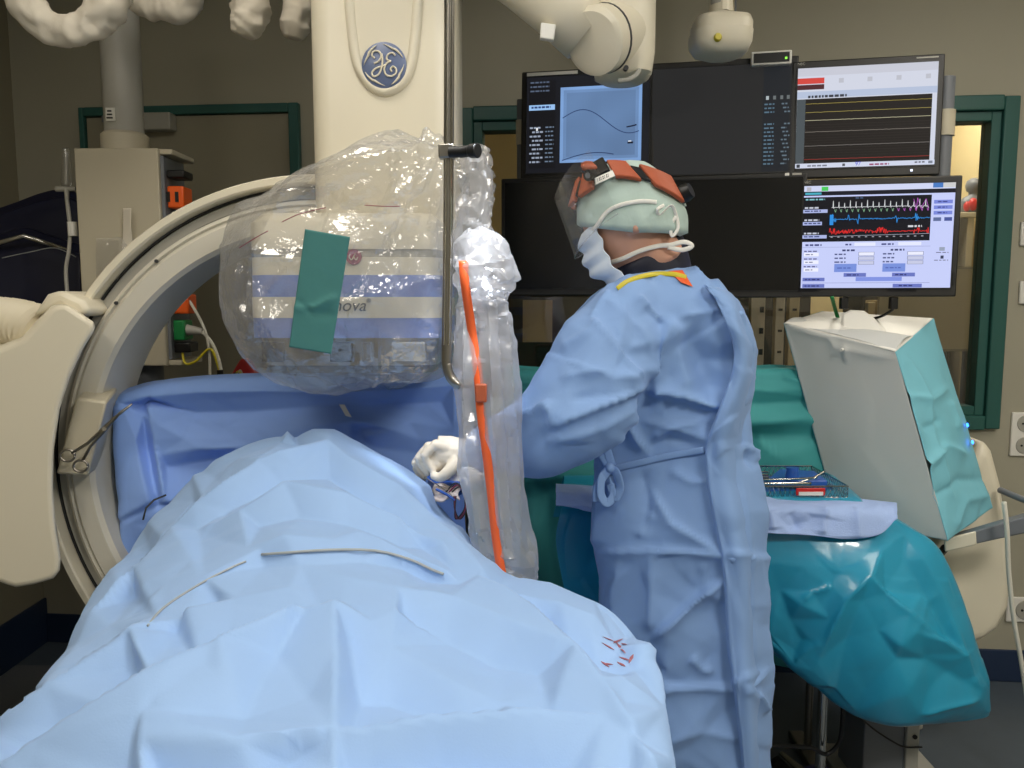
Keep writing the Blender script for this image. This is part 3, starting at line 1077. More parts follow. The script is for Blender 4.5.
# surgical field: gauze, tubing, bowl
t = thing('gauze_pad', 'folded white gauze swab at the puncture site under the gloved hand', 'gauze', P(440, 490, 1.70))
cg = [[P(x + 2 * ((j * 3 + i) % 2), y + 2 * math.sin(i * 2.3 + j), 1.665 + .012 * j) for i, x in enumerate((432, 441, 450, 458))] for j, y in enumerate((499, 493, 488, 485))]
cloth('swab', [[tuple(p) for p in r] for r in cg], (30, 30), 'gauze', t, facets=[(20, .004, 3)], thick=.004)
t = thing('catheter_sheath', 'dark catheter sheath with coiled tubing at the puncture site', 'catheter', P(455, 500, 1.66))
for k in range(3):
    pts = [P(446 + 3 * k, 492, 1.655), P(456 + 2 * k, 483 + 2 * k, 1.65), P(465, 494 + 2 * k, 1.648), P(466 - k, 510, 1.65), P(460 - 2 * k, 519, 1.655), P(455, 510, 1.65), P(454 + k, 496, 1.65)]
    G().tube(spline(pts, 6), .0016, 6).obj('tubing', 'badge_red' if k == 1 else 'dark_grey', t, smooth=180)
G().tube([P(436, 489, 1.66), P(446, 494, 1.655), P(455, 500, 1.65)], .003, 8).obj('hub', 'tray_blue', t)
cg = [[P(x, y + (4 if 0 < i < 4 else 0), Y) for i, x in enumerate((428, 438, 448, 456, 464))] for y, Y in ((474, 1.84), (484, 1.74), (494, 1.70))]
o = cloth('site_towel', [[tuple(p) for p in r] for r in cg], (20, 24), 'tray_blue', facets=[(12, .005, 2)], thick=.002)
tag(o, 'dark blue towel patch beneath the gloved hand', 'towel')

# ================================================================== SUPPLY COLUMN ON THE LEFT
YS = 2.45
pa, pb = P(76, 148, YS), P(161, 366, YS)
zt, zb = P(118, 148, YS).z, P(130, 366, YS).z
t = thing('supply_column', 'ceiling-hung cream medical supply column with orange and green outlets', 'supply unit', ((pa.x + pb.x) / 2 + .02, YS + .1, zb))
cxm = P(123, 100, YS + .09).x
G().cyl((cxm, YS + .09, zt), (cxm, YS + .09, CEIL_Z), .057, n=32).obj('pole', 'light_grey', t)
g = G()
g.tube([(cxm, YS + .09, zt), (cxm, YS + .09, zt + .052), (cxm, YS + .09, zt + .06)], [.069, .069, .060], 32)
g.obj('collar', 'cream_dark', t)
G().box((cxm - .012, YS + .032, zt + .105), (.028, .004, .038)).obj('type_label', 'white_plastic', t)
g = G()
for k in range(3):
    g.box((cxm - .014, YS + .029, zt + .094 + .010 * k), (.018 - .003 * k, .003, .004))
g.obj('label_print', 'black', t, smooth=0)
bxl, bxr = P(79, 250, YS).x, P(162, 250, YS).x
G().box(((bxl + bxr) / 2, YS + .09, (zt + zb) / 2), (bxr - bxl, .18, zt - zb)).obj('cabinet', 'cream_dark', t, bevel=.004)
G().box((bxr + .012, YS + .10, zt - .008), (.05, .17, .016)).obj('top_lip', 'cream_dark', t, bevel=.003)
G().box((bxr + .012, YS + .10, zb + .008), (.05, .17, .016)).obj('bottom_lip', 'cream_dark', t, bevel=.003)
G().box((bxr + .004, YS + .09, (zt + zb) / 2), (.012, .15, zt - zb - .04)).obj('outlet_strip', 'mid_grey', t)
def outl(py, h, mt, w=.05, nm='outlet'):
    z = P(168, py, YS + .05).z
    o = G().box((bxr + .012 + w / 2, YS + .06, z), (w, .07, h)).obj(nm, mt, t, bevel=.005)
    return o, z
o, z = outl(198, .066, 'orange')
g = G()
for dy in (-.012, .014):
    g.box((bxr + .028 + dy, YS + .024, z), (.010, .004, .03))
g.obj('slot', 'black', o)
o, z = outl(175, .024, 'black', .055, 'plug')
outl(284, .040, 'orange')
outl(304, .060, 'orange')
outl(330, .062, 'green', .035, 'green_outlet')
outl(347, .032, 'black', .05, 'plug')
for k in range(3):
    q = P(164 + 5 * k, 217, YS + .04)
    G().ball((bxr + .02 + .018 * k, YS + .05, q.z), .010, sz=1.8).obj('knob', 'white_plastic', t)
# plug with grey boot and cables
q0 = P(176, 329, YS + .05)
G().tube([q0, q0 + Vector((.03, 0, -.002)), q0 + Vector((.085, -.005, -.008))], [.020, .018, .010], 14).obj('connector_boot', 'light_grey', t)
G().tube(spline([q0 + Vector((.085, -.005, -.008)), P(213, 345, YS + .04), P(220, 365, YS + .03), P(222, 385, YS + .02), P(221, 420, YS + .02)], 8), .0055, 8).obj('cable', 'cable_white', t, smooth=180)
G().tube(spline([P(179, 290, YS + .05), P(190, 302, YS + .04), P(204, 328, YS + .04), P(209, 350, YS + .04), P(210, 380, YS + .04), P(210, 430, YS + .04)], 8), .0045, 8).obj('cable', 'cable_white', t, smooth=180)
G().tube(spline([P(182, 346, YS + .04), P(185, 363, YS + .03), P(196, 361, YS + .03), P(210, 349, YS + .03), P(218, 366, YS + .03), P(220, 380, YS + .03)], 8), .0040, 8).obj('earth_cable', 'yellow', t, smooth=180)
G().tube([P(220, 370, YS + .01), P(221, 384, YS + .01)], .010, 10).obj('cable_clip', 'black', t)
G().cyl((cxm + .03, YS + .1, zb), (cxm + .03, YS + .1, zb - .30), .05, n=24).obj('lower_pipe', 'mid_grey', t)
# clear plastic bag taped to the front of the column
t = thing('plastic_pouch', 'crumpled clear plastic pouch taped to the front of the supply column', 'pouch', P(118, 300, YS))
cg = [[P(x, y, YS - .012 - .02 * math.sin(j * 1.3) * math.sin(i)) for i, x in enumerate((96, 108, 120, 133))] for j, y in enumerate((238, 258, 275, 292))]
cloth('pouch_film', [[tuple(p) for p in r] for r in cg], (30, 30), 'bag_film', t, facets=[(30, .006, 4)], thick=0)
cg = [[P(x, y, YS - .016 - .006 * i) for i, x in enumerate((123, 127, 131))] for j, y in enumerate((208, 228, 250))]
cg[2] = [P(x, 252, YS - .02) for x in (122, 127, 134)]
cloth('paper_strip', [[tuple(p) for p in r] for r in cg], (16, 10), 'white_cloth', t, thick=.0008)
# oxygen flowmeter on the side of the column
t = thing('oxygen_flowmeter', 'slim glass oxygen flowmeter with tube at the side of the supply column', 'flowmeter', P(66, 200, YS + .05))
YO = YS + .05
a = P(66.5, 186, YO)
G().tube([P(66.5, 186, YO), P(66.5, 183, YO), P(66.3, 152, YO), P(66, 148, YO)], [.014, .016, .012, .010], 16).obj('glass_tube', 'acrylic', t)
G().cyl(P(66.5, 184, YO), P(66.3, 152, YO), .005).obj('float_stem', 'light_grey', t)
G().tube([P(56, 189, YO), P(60, 189, YO), P(76, 189, YO)], [.008, .009, .006], 12).obj('valve_body', 'cream_grey', t)
G().tube([P(66.5, 188, YO), P(67, 200, YO), P(69, 220, YO)], [.008, .006, .005], 10).obj('nipple', 'cream_grey', t)
G().tube([P(72, 222, YO), P(73, 236, YO)], .014, 12).obj('knob', 'white_plastic', t)
G().tube(spline([P(67, 200, YO), P(70, 225, YO), P(69, 250, YO), P(66, 270, YO), P(68, 300, YO), P(72, 330, YO)], 8), .006, 8).obj('hose', 'light_grey', t, smooth=180)

# lead aprons on their rail, far left
t = thing('apron_rail', 'steel rail with lead aprons beside the left wall', 'rail', (-1.75, 2.75, 0))
G().tube([P(-40, 246, 2.75), P(0, 243, 2.72), P(24, 236, 2.7), P(48, 244, 2.75), P(76, 254, 2.8)], .009, 10).obj('rail_bar', 'chrome', t, smooth=180)
G().cyl((-1.96, 2.9, 0), (-1.96, 2.9, P(0, 240, 2.75).z), .014).obj('upright', 'chrome', t)
G().box((-1.90, 2.86, .02), (.2, .45, .04)).obj('foot', 'mid_grey', t, bevel=.008)
for k, (tp, Y, lab) in enumerate((([(-30, 222), (0, 216), (40, 203), (66, 200), (80, 206)], 2.98, 'dark navy lead apron hung over the back of the rail'), ([(-30, 250), (0, 246), (24, 239), (50, 247), (80, 256)], 2.78, 'dark navy lead apron draped over the front of the rail'))):
    ctrl = [[P(x, y, Y + .06) - Vector((0, 0, .45)), P(x, y, Y + .05), P(x, y - 2, Y), P(x, y + 4, Y - .03), P(x, y + 40, Y - .05), P(x, y + 110, Y - .05 - .02 * (i % 2)), P(x, y + 190, Y - .05)] for i, (x, y) in enumerate(tp)]
    o = cloth('lead_apron', [[tuple(p) for p in r] for r in ctrl], (40, 50), 'navy_apron', facets=[(20, .008, 7 + k)], thick=.004)
    tag(o, lab, 'apron')
tag(G().tube(spline([P(2, 258, 2.68), P(30, 252, 2.68), P(55, 248, 2.68), P(76, 258 - 1, 2.68)], 6), .0016, 6).obj('cord', 'cable_grey', smooth=180), 'thin grey cord lying over the front lead apron', 'cord')

# dark apron bundle seen through the arc
ctrl = [[(p.x, p.y + dy, p.z) for p, dy in ((P(x, y0, 2.35), .12), (P(x, y0, 2.35), 0), (P(x, (y0 + y1) / 2, 2.31), 0), (P(x, y1, 2.35), 0), (P(x, y1, 2.35), .12))] for x, y0, y1 in ((70, 440, 520), (88, 436, 536), (104, 436, 538), (122, 440, 528), (138, 446, 515), (165, 452, 508))]
o = cloth('table_skirt', ctrl, (40, 40), 'navy_apron', facets=[(18, .012, 12)], thick=.004)
tag(o, 'dark navy lead skirt hanging behind the blue drapes inside the arc', 'lead skirt')
t = thing('skirt_bracket', 'bent steel bracket in front of the navy lead skirt', 'bracket', P(124, 505, 2.2))
G().tube([P(118, 446, 2.2), P(126, 478, 2.2), P(119, 502, 2.2), P(134, 504, 2.2)], .004, 8).obj('rod', 'steel', t)
G().tube([P(121, 520, 2.28), P(131, 526, 2.28)], .02, 12).obj('knob', 'black', t)
# red bag and wires at the far edge of the head drape
t = thing('red_pouch', 'small red pouch with dark straps behind the head drape', 'pouch', P(243, 380, 2.3))
g = G()
g.prism([P(228, 378, 2.3), P(240, 358, 2.3), P(247, 360, 2.3), P(262, 388, 2.3), P(232, 390, 2.3)], (0, .05, 0))
g.obj('pouch_body', 'red', t, bevel=.01)
for k in range(4):
    G().tube(spline([P(222 + 2 * k, 386, 2.26), P(228 + 3 * k, 377 - k, 2.25), P(238 + k, 374 - k, 2.25), P(238 + 2 * k, 386, 2.26)], 6), .0028, 6).obj('wire', ['beige_binder', 'black', 'yellow', 'beige_binder'][k], t, smooth=180)

# ================================================================== C-ARM
YA = 1.92
cc = P(323, 465, YA)
t = thing('c_arm', 'large cream X-ray C-arm with detector tower reaching over the patient', 'C-arm', (cc.x, cc.y + .1, 0))
def arc_part(name, prof, mat, a0=70, a1=292, n=84, parent=t, **k):
    g = G()
    rings = []
    for i in range(n + 1):
        a = math.radians(a0 + (a1 - a0) * i / n)
        rings.append([Vector((cc.x + r * math.cos(a), cc.y + d, cc.z + r * math.sin(a))) for r, d in prof])
    g.loft(rings)
    return g.obj(name, mat, parent, smooth=30, **k)
arc = arc_part('arc', [(.562, .01), (.562, .19), (.690, .19), (.690, .045), (.640, .045), (.636, .012), (.626, .004), (.622, .010), (.612, .0), (.572, .0)], 'arc_cream')
arc_part('rail_channel', [(.6415, .040), (.6415, .030), (.662, .030), (.664, .040)], 'light_grey', parent=arc)
arc_part('outer_rim', [(.672, .046), (.672, -.004), (.676, -.008), (.690, -.008), (.694, -.002), (.694, .046)], 'cream', parent=arc)
arc_part('rim_seal', [(.6945, .03), (.6945, .012), (.698, .012), (.698, .03)], 'dark_grey', parent=arc)
arc_part('groove', [(.6665, .039), (.6665, .031), (.6710, .031), (.6710, .039)], 'dark_grey', parent=arc)
for a in (128, 141, 209):
    ar = math.radians(a)
    c = Vector((cc.x + .6245 * math.cos(ar), cc.y + .004, cc.z + .6245 * math.sin(ar)))
    G().tube([c, c + Vector((0, -.004, 0))], .0045, 10).obj('screw', 'dark_grey', arc)
# block on the arc, below the clamp
G().hexa([P(76, 398, 1.86), P(107, 402, 1.86), P(88, 476, 1.86), P(56, 474, 1.86), P(90, 384, 1.99), P(118, 388, 1.99), P(101, 466, 1.99), P(70, 466, 1.99)]).obj('stop_block', 'cream_dark', t, bevel=.006)
# carriage housing holding the arc
poly = [(-60, 352), (0, 347), (22, 338), (38, 320), (52, 306), (66, 303), (94, 322), (97, 328), (84, 348), (70, 378), (60, 410), (54, 450), (53, 490), (56, 530), (61, 560), (60, 572), (54, 580), (34, 586), (16, 589), (6, 586), (-60, 560)]
g = G()
g.prism([P(x, y, 1.80) for x, y in poly], (-.20, .34, 0))
g.obj('carriage_housing', 'cream', t, bevel=.016, bseg=4)
g = G()
g.prism([P(x, y, 1.86) for x, y in ((30, 318), (46, 294), (60, 290), (82, 300), (90, 312), (80, 318), (60, 306))], (0, .2, 0))
g.obj('carriage_cap', 'cream', t, bevel=.012, bseg=3)
# corrugated hose
pts = [P(46, 334, 1.92), P(28, 326, 1.94), P(6, 322, 1.96), P(-20, 322, 1.98), P(-60, 335, 2.02), P(-100, 380, 2.06)]
sp_ = spline(pts, 14)
G().tube(sp_, [.052 + .009 * math.cos(i * math.pi / 2) for i in range(len(sp_))], 20).obj('corrugated_hose', 'cream', t, smooth=60)
# stand leg behind the frame edge so the carriage is carried
G().box((-1.76, 2.25, .62), (.30, .30, 1.24)).obj('stand_column', 'cream_grey', t, bevel=.03)
G().box((-1.76, 2.25, .03), (.46, .46, .06)).obj('foot_plate', 'cream_grey', t, bevel=.02)
G().box((-1.50, 2.12, cc.z - .02), (.60, .16, .22)).obj('pivot_arm', 'cream', t, bevel=.03)
# X-ray tube under the table, at the end of the arc
tub = Vector((cc.x + .10, cc.y + .1, cc.z - .56))
G().box(tub, (.30, .26, .24)).obj('tube_housing', 'cream', t, bevel=.03)
# tower
YT = 1.86
txl, txr = P(308, 80, YT).x, P(455, 80, YT).x
twr_t = 2.62
def rrect(cx, cy, z, hw, hd, r, n=6):
    out = []
    for q, (sx, sy) in enumerate(((1, 1), (-1, 1), (-1, -1), (1, -1))):
        for k in range(n + 1):
            a = math.pi / 2 * (q + k / n)
            out.append(Vector((cx + sx * (hw - r) + r * math.cos(a), cy + sy * (hd - r) + r * math.sin(a), z)))
    return out
tcx, thw = (txl + txr) / 2, (txr - txl) / 2
zlow = P(380, 235, YT).z
g = G()
g.loft([rrect(tcx, YT + .16, z, w, d, .05) for z, w, d in ((zlow, thw, .16), (zlow + .2, thw, .16), (twr_t - .06, thw, .16), (twr_t - .02, thw - .015, .15), (twr_t, thw - .05, .12))])
tower = g.obj('detector_tower', 'cream', t, smooth=50)
U = [(345, -60), (347, 0), (351, 45), (356, 68), (364, 83), (374, 92), (385, 95), (396, 92), (406, 84), (413, 70), (417, 46), (421, 0), (423, -60)]
U2 = [(350, -60), (352, 0), (357, 45), (361, 64), (368, 77), (376, 85), (385, 88), (394, 85), (402, 78), (407, 66), (411, 46), (415, 0), (417, -60)]
# raised U lip as a swept bead, sunk panel inside
G().tube(spline([P((a[0] + b[0]) / 2, (a[1] + b[1]) / 2, YT) for a, b in zip(U, U2)], 5), .012, 12, flat=1).obj('relief_lip', 'cream', tower, smooth=180)
g = G()
g.prism([P(x, y, YT - .004) for x, y in U2], (0, .006, 0))
g.obj('relief_panel', 'cream', tower, smooth=0)
# round badge with script monogram
bc = P(384, 65, YT - .012)
br = 21.5 / 800 * YT
g = G()
g.tube([bc + Vector((0, .012, 0)), bc + Vector((0, .001, 0)), bc], [br, br, br * .97], 48)
badge = g.obj('badge', 'badge_blue', tower)
def bp(x, y):   # traced at 3.2 px per photo px
    return bc + Vector(((x - 335) / 72 * br, -.0015, -(y - 207) / 72 * br))
for pts, w in (([(306, 186), (297, 178), (302, 166), (318, 165), (327, 178), (318, 196), (303, 202)], 1), ([(328, 172), (331, 190), (328, 214), (318, 236), (302, 243), (296, 232), (306, 220), (326, 212), (342, 206)], 1),
               ([(372, 178), (362, 170), (348, 176), (345, 190), (358, 196)], 1), ([(358, 196), (344, 202), (336, 220), (342, 238), (358, 242), (372, 234), (374, 220), (364, 212), (356, 220), (360, 228)], 1)):
    G().tube(spline([bp(*p) for p in pts], 5), .0021, 8, flat=1).obj('monogram_stroke', 'cream', badge, smooth=180)
for k in range(4):
    a0 = math.radians(20 + 90 * k)
    g = G()
    pts = []
    for j in range(12):
        a = a0 + math.radians(72) * j / 11
        rr = br * (.90 - .10 * math.sin(math.pi * j / 11) * (1 if j > 5 else .6))
        pts.append(bc + Vector((rr * math.cos(a), -.0012, rr * math.sin(a))))
    g.tube(pts, [.0004 + .0022 * math.sin(math.pi * min(1, (j + .5) / 11)) for j in range(12)], 8)
    g.obj('badge_swirl', 'cream', badge, smooth=180)
# detector head
def zf(py):
    return P(340, py, 1.72).z
dcx, dhw = (P(247, 300, 1.72).x + P(441, 300, 1.72).x) / 2, (P(441, 300, 1.72).x - P(247, 300, 1.72).x) / 2
def slab(name, py0, py1, mat, grow=0.0, bev=.006, top_shrink=0.0, parent=t):
    g = G()
    z0, z1 = zf(py1), zf(py0)
    g.loft([rrect(dcx, 1.93, z0, dhw + grow, .21 + grow, .05), rrect(dcx, 1.93, z1 - (.02 if top_shrink else 0), dhw + grow, .21 + grow, .05)] + ([rrect(dcx, 1.93, z1, dhw + grow - top_shrink, .21 - top_shrink, .04)] if top_shrink else []))
    return g.obj(name, mat, parent, smooth=50)
head = slab('detector_head', 212, 249, 'cream', .0, top_shrink=.02)
slab('joint_band', 249, 257, 'cream_grey', -.003, parent=head)
slab('detector_shell', 257, 275, 'cream', 0, parent=head)
slab('blue_band', 275, 297, 'band_blue', .001, parent=head)
slab('name_band', 297, 318, 'cream', .002, parent=head)
slab('blue_band', 318, 338, 'band_blue', .001, parent=head)
slab('lower_housing', 338, 366, 'steel', -.012, parent=head)
slab('detector_face', 366, 374, 'dark_grey', -.02, parent=head)
for x0_, x1_, mt in ((262, 284, 'dark_grey'), (330, 352, 'dark_grey'), (362, 372, 'mid_grey'), (392, 425, 'cream_grey')):
    a, b = P(x0_, 342, 1.725), P(x1_, 362, 1.725)
    G().box(((a.x + b.x) / 2, 1.728, (a.z + b.z) / 2), (b.x - a.x, .02, a.z - b.z)).obj('vent_plate', mt, head, bevel=.003)
q = P(353.5, 257, 1.714)
g = G()
g.tube([q + Vector((0, .008, 0)), q], [.0165, .0160], 28)
rb = g.obj('round_badge', 'badge_red', head)
G().tube(spline([q + Vector((x, -.001, z)) for x, z in ((-.006, .006), (-.009, 0), (-.004, -.006), (0, 0), (.004, .007), (.001, 0), (.006, -.006), (.009, 0))], 5), .0012, 6).obj('monogram_stroke', 'cream', rb, smooth=180)
nm = P(366, 311, 1.7165)
text_obj('name_lettering', 'Innova', .037, 'logo_grey', nm, (1, 0, 0), (0, 0, 1), head, shear=.25, align='RIGHT')
text_obj('trade_mark', '®', .012, 'logo_grey', nm + Vector((.002, 0, .018)), (1, 0, 0), (0, 0, 1), head)

# ------------------------------------------------------------------ clear plastic cover over the detector
def film_loft(name, rows, mat, parent, seed, npts, amp, nr=90, ns=150, e=2.6, creases=(), seedb=77, npts2=0, amp2=0.0, smooth=24):
    """rows: py, xl, xr, Yc, half depth"""
    R = cr_axis(np.array(rows, float), nr)
    pts = np.array([[tuple(p) for p in ring(r[1], r[2], r[0], r[3], r[4], ns, e)] for r in R])
    n = np.cross(np.roll(pts, -1, 1) - np.roll(pts, 1, 1), np.gradient(pts, axis=0))
    n /= np.maximum(np.linalg.norm(n, axis=2, keepdims=True), 1e-9)
    cen = pts.mean(1, keepdims=True)
    if ((pts - cen) * n).sum() < 0:
        n = -n
    L = np.linalg.norm(np.diff(pts, axis=0), axis=2).sum(0).mean()
    W = np.linalg.norm(pts - np.roll(pts, 1, 1), axis=2).sum(1).mean()
    uu, vv = np.meshgrid(np.linspace(0, 1, nr), np.linspace(0, W / L, ns), indexing='ij')
    f = facet_field(uu.ravel(), vv.ravel(), npts, seed, W / L).reshape(nr, ns) * amp
    if npts2:
        f += facet_field(uu.ravel(), vv.ravel(), npts2, seedb, W / L).reshape(nr, ns) * amp2
    fade = np.clip(np.minimum(np.arange(ns), ns - 1 - np.arange(ns)) / 6, 0, 1)
    pts = pts + n * (f * fade[None, :])[..., None]
    if len(creases):
        v = pts.reshape(-1, 3)
        nn = n.reshape(-1, 3)
        vw = CAMP - v
        front = np.clip((nn * vw).sum(1) * 6, 0, 1)
        pts = (v + nn * (crease_field(pix(v), creases) * front)[:, None]).reshape(nr, ns, 3)
    F = []
    for i in range(nr - 1):
        for k in range(ns):
            F.append((i * ns + k, i * ns + (k + 1) % ns, (i + 1) * ns + (k + 1) % ns, (i + 1) * ns + k))
    return add(name, pts.reshape(-1, 3), F, mat, parent, smooth=smooth)

t = thing('detector_cover', 'clear crumpled plastic cover pulled over the X-ray detector head', 'plastic cover', P(345, 392, 1.88))
rows_b = [(152, 420, 452, 1.90, .17), (157, 376, 474, 1.90, .21), (165, 342, 484, 1.89, .24), (177, 310, 488, 1.88, .26), (194, 282, 489, 1.88, .275), (216, 260, 487, 1.88, .28),
          (243, 246, 482, 1.88, .285), (272, 239, 474, 1.88, .285), (305, 240, 467, 1.88, .285), (333, 248, 461, 1.88, .275), (354, 260, 454, 1.88, .255), (370, 284, 444, 1.88, .215), (379, 310, 424, 1.88, .16), (383, 340, 395, 1.88, .07)]
cre = [([(250, 215), (330, 175), (420, 148)], .006, 5, 'r'), ([(300, 170), (255, 260), (245, 340)], .008, 6, 'r'), ([(395, 150), (392, 200), (420, 225)], .010, 5, 'r'),
       ([(415, 150), (420, 190), (436, 152)], .010, 4, 'r'), ([(262, 300), (300, 260), (240, 250)], .008, 5, 'r'), ([(380, 330), (430, 360), (450, 300)], .007, 5, 'r'),
       ([(440, 160), (430, 230), (436, 300), (425, 370)], .010, 6, 'r'), ([(260, 340), (330, 370), (420, 380)], .006, 5, 'r'), ([(236, 250), (240, 300), (262, 365)], -.010, 6, 'r')]
rnd = random.Random(12)
for k in range(46):
    if k % 2:
        a0, l0, l1 = rnd.uniform(1.7, 3.3), rnd.uniform(20, 120), rnd.uniform(60, 130)
        p0 = (446 + l0 * math.cos(a0), 148 + l0 * abs(math.sin(a0)))
        p1 = (p0[0] + l1 * math.cos(a0 + rnd.uniform(-.3, .3)), p0[1] + l1 * abs(math.sin(a0 + rnd.uniform(-.3, .3))))
    else:
        x = rnd.uniform(235, 455)
        p0 = (x, rnd.uniform(250, 370))
        p1 = (x + (345 - x) * rnd.uniform(.2, .6) + rnd.uniform(-30, 30), min(388, p0[1] + rnd.uniform(30, 90)))
    m_ = ((p0[0] + p1[0]) / 2 + rnd.uniform(-8, 8), (p0[1] + p1[1]) / 2 + rnd.uniform(-8, 8))
    cre.append(([p0, m_, p1], rnd.choice((-1, 1)) * rnd.uniform(.002, .005), rnd.uniform(2.5, 4.5), 'r'))
bag = film_loft('cover_film', rows_b, 'bag_film', t, 21, 170, .024, creases=cre, npts2=1500, amp2=.0048, nr=130, ns=230, smooth=10)
btree = bvh_of(bag)
uv, hy = [], []
for j in range(12):
    for i in range(7):
        f, h = j / 11, i / 6
        x = 305 - 16 * f + (45 - 3 * f) * h
        y = 229 + 118 * f + (8 - f) * h
        uv.append((x, y))
        hy.append(hit(x, y, btree).y)
A = np.array([(1, x, y) for x, y in uv])
co = np.linalg.lstsq(A, np.array(hy), rcond=None)[0]
co[0] -= (A @ co - np.array(hy)).max() * .8 + .002           # laid on the highest wrinkles of the film
cg = []
for j in range(6):
    row = []
    for i in range(4):
        f, h = j / 5, i / 3
        x = 305 - 16 * f + (45 - 3 * f) * h
        y = 229 + 118 * f + (8 - f) * h
        row.append(tuple(P(x, y, co[0] + co[1] * x + co[2] * y)))
    cg.append(row)
cloth('green_sticker', cg, (40, 20), 'tape_green', t, creases=[([(292, 307), (315, 308), (338, 296)], .004, 3, 'r'), ([(296, 300), (312, 312), (336, 316)], -.003, 3, 'r')], thick=.0006)['label'] = 'green adhesive strip on the clear cover'
for pts in ([(240, 248), (256, 238), (268, 231)], [(282, 222), (300, 214), (326, 208)], [(365, 205), (385, 206), (400, 206)]):
    G().tube(on(btree, pts, .001), .0016, 6, flat=.5).obj('seal_line', 'badge_red', t, smooth=180)

# ------------------------------------------------------------------ ceiling shield: pole, handle, wrapped lower part
YP = 1.52
t = thing('shield_pole', 'steel ceiling pole with black handle and hooked lower end', 'pole', P(449, 385, YP))
pts = spline([P(449.5, -60, YP), P(449, 100, YP), P(448, 250, YP), P(446.5, 350, YP), P(447, 366, YP), P(451, 378, YP), P(459, 385, YP), P(470, 386, YP + .02)], 8)
top_ = Vector((pts[0].x, pts[0].y, CEIL_Z))
G().tube([top_] + pts, .0095, 16).obj('pole_tube', 'steel', t, smooth=180)
for dx in (-.0045, .0045):
    G().tube([P(449.4 + dx * 500, -60, YP - .009), P(448 + dx * 500, 250, YP - .009), P(446.5 + dx * 500, 345, YP - .009)], .0022, 6).obj('edge_line', 'chrome', t)
G().box(P(447, 152, YP), (.030, .030, .026)).obj('clamp_block', 'steel', t, bevel=.003)
G().tube([P(450, 152, YP - .012), P(462, 152, YP - .02), P(470, 151, YP - .03)], [.0105, .0105, .0105], 16).obj('handle_sleeve', 'black', t)
G().tube([P(470, 151, YP - .03), P(478, 150.5, YP - .04)], [.0125, .0135], 16).obj('handle_knob', 'black', t, bevel=.002)
t = thing('sleeved_shield', 'clear lead-acrylic shield wrapped in a gathered plastic sleeve with orange strip', 'radiation shield', P(505, 592, 1.56))
rows_s = [(228, 470, 482, 1.595, 0.020), (238, 456, 498, 1.585, 0.050), (254, 450, 510, 1.575, 0.065), (272, 452, 516, 1.565, 0.070), (288, 456, 514, 1.555, 0.060), (300, 458, 506, 1.555, 0.042), (315, 456, 510, 1.555, 0.042), (340, 454, 514, 1.550, 0.042),
          (380, 453, 520, 1.545, 0.042), (420, 456, 523, 1.540, 0.042), (460, 460, 523, 1.535, 0.042), (505, 466, 524, 1.530, 0.042), (540, 472, 532, 1.525, 0.042), (562, 478, 537, 1.520, 0.042), (580, 486, 538, 1.520, 0.042), (589, 500, 534, 1.520, 0.030)]
cre = [([(x0, 300), (x1, 420), (x2, 560)], a, 4, 'r') for x0, x1, x2, a in ((466, 465, 482, .006), (476, 478, 492, -.006), (488, 492, 505, .008), (498, 506, 514, -.007), (504, 514, 520, .007))]
sl = film_loft('sleeve_film', rows_s, 'sleeve_film', t, 31, 120, .008, nr=150, ns=100, creases=cre, npts2=700, amp2=.005, e=2.3, smooth=14)
slt = bvh_of(sl)
a = [P(478, 318, 1.555), P(508, 318, 1.555), P(520, 575, 1.522), P(486, 575, 1.522)]
g = G()
g.prism(a, (0, .012, 0))
g.obj('acrylic_panel', 'acrylic', t, bevel=.002)
pts = [hit(x, y, slt, .003) for x, y in ((464, 262), (466, 285), (471, 330), (477, 375), (482, 410), (487, 450), (492, 490), (496, 530), (500, 560), (503, 577))]
pts = [p for p in pts if p is not None]
ym = [min(p.y for p in pts)] * len(pts)
V = []
sm = spline(pts, 5)
for p in sm:
    V += [p + Vector((-.0085, 0, 0)), p + Vector((.0085, 0, 0))]
add('orange_strip', V, [(2 * i, 2 * i + 1, 2 * i + 3, 2 * i + 2) for i in range(len(sm) - 1)], 'tape_orange', t, thick=.001, smooth=180)['label'] = 'orange adhesive strip running down the sleeve'
G().box(P(481, 393, 1.495), (.022, .012, .035)).obj('strip_buckle', 'leather_brown', t, bevel=.003)
G().box(P(497, 381, 1.545), (.03, .02, .06)).obj('panel_clamp', 'mid_grey', t, bevel=.004)
# gathered drip of cover film right of the tower
t = thing('cover_tail', 'gathered loose tail of clear plastic hanging beside the pole', 'plastic cover', P(478, 245, 1.68))
rows_t = [(150, 462, 484, 1.72, .03), (165, 460, 491, 1.72, .045), (195, 458, 492, 1.71, .05), (225, 456, 490, 1.70, .05), (245, 456, 488, 1.69, .04), (258, 458, 484, 1.68, .02)]
film_loft('tail_film', rows_t, 'sleeve_film', t, 41, 60, .012, nr=60, ns=70, npts2=300, amp2=.006, smooth=14)

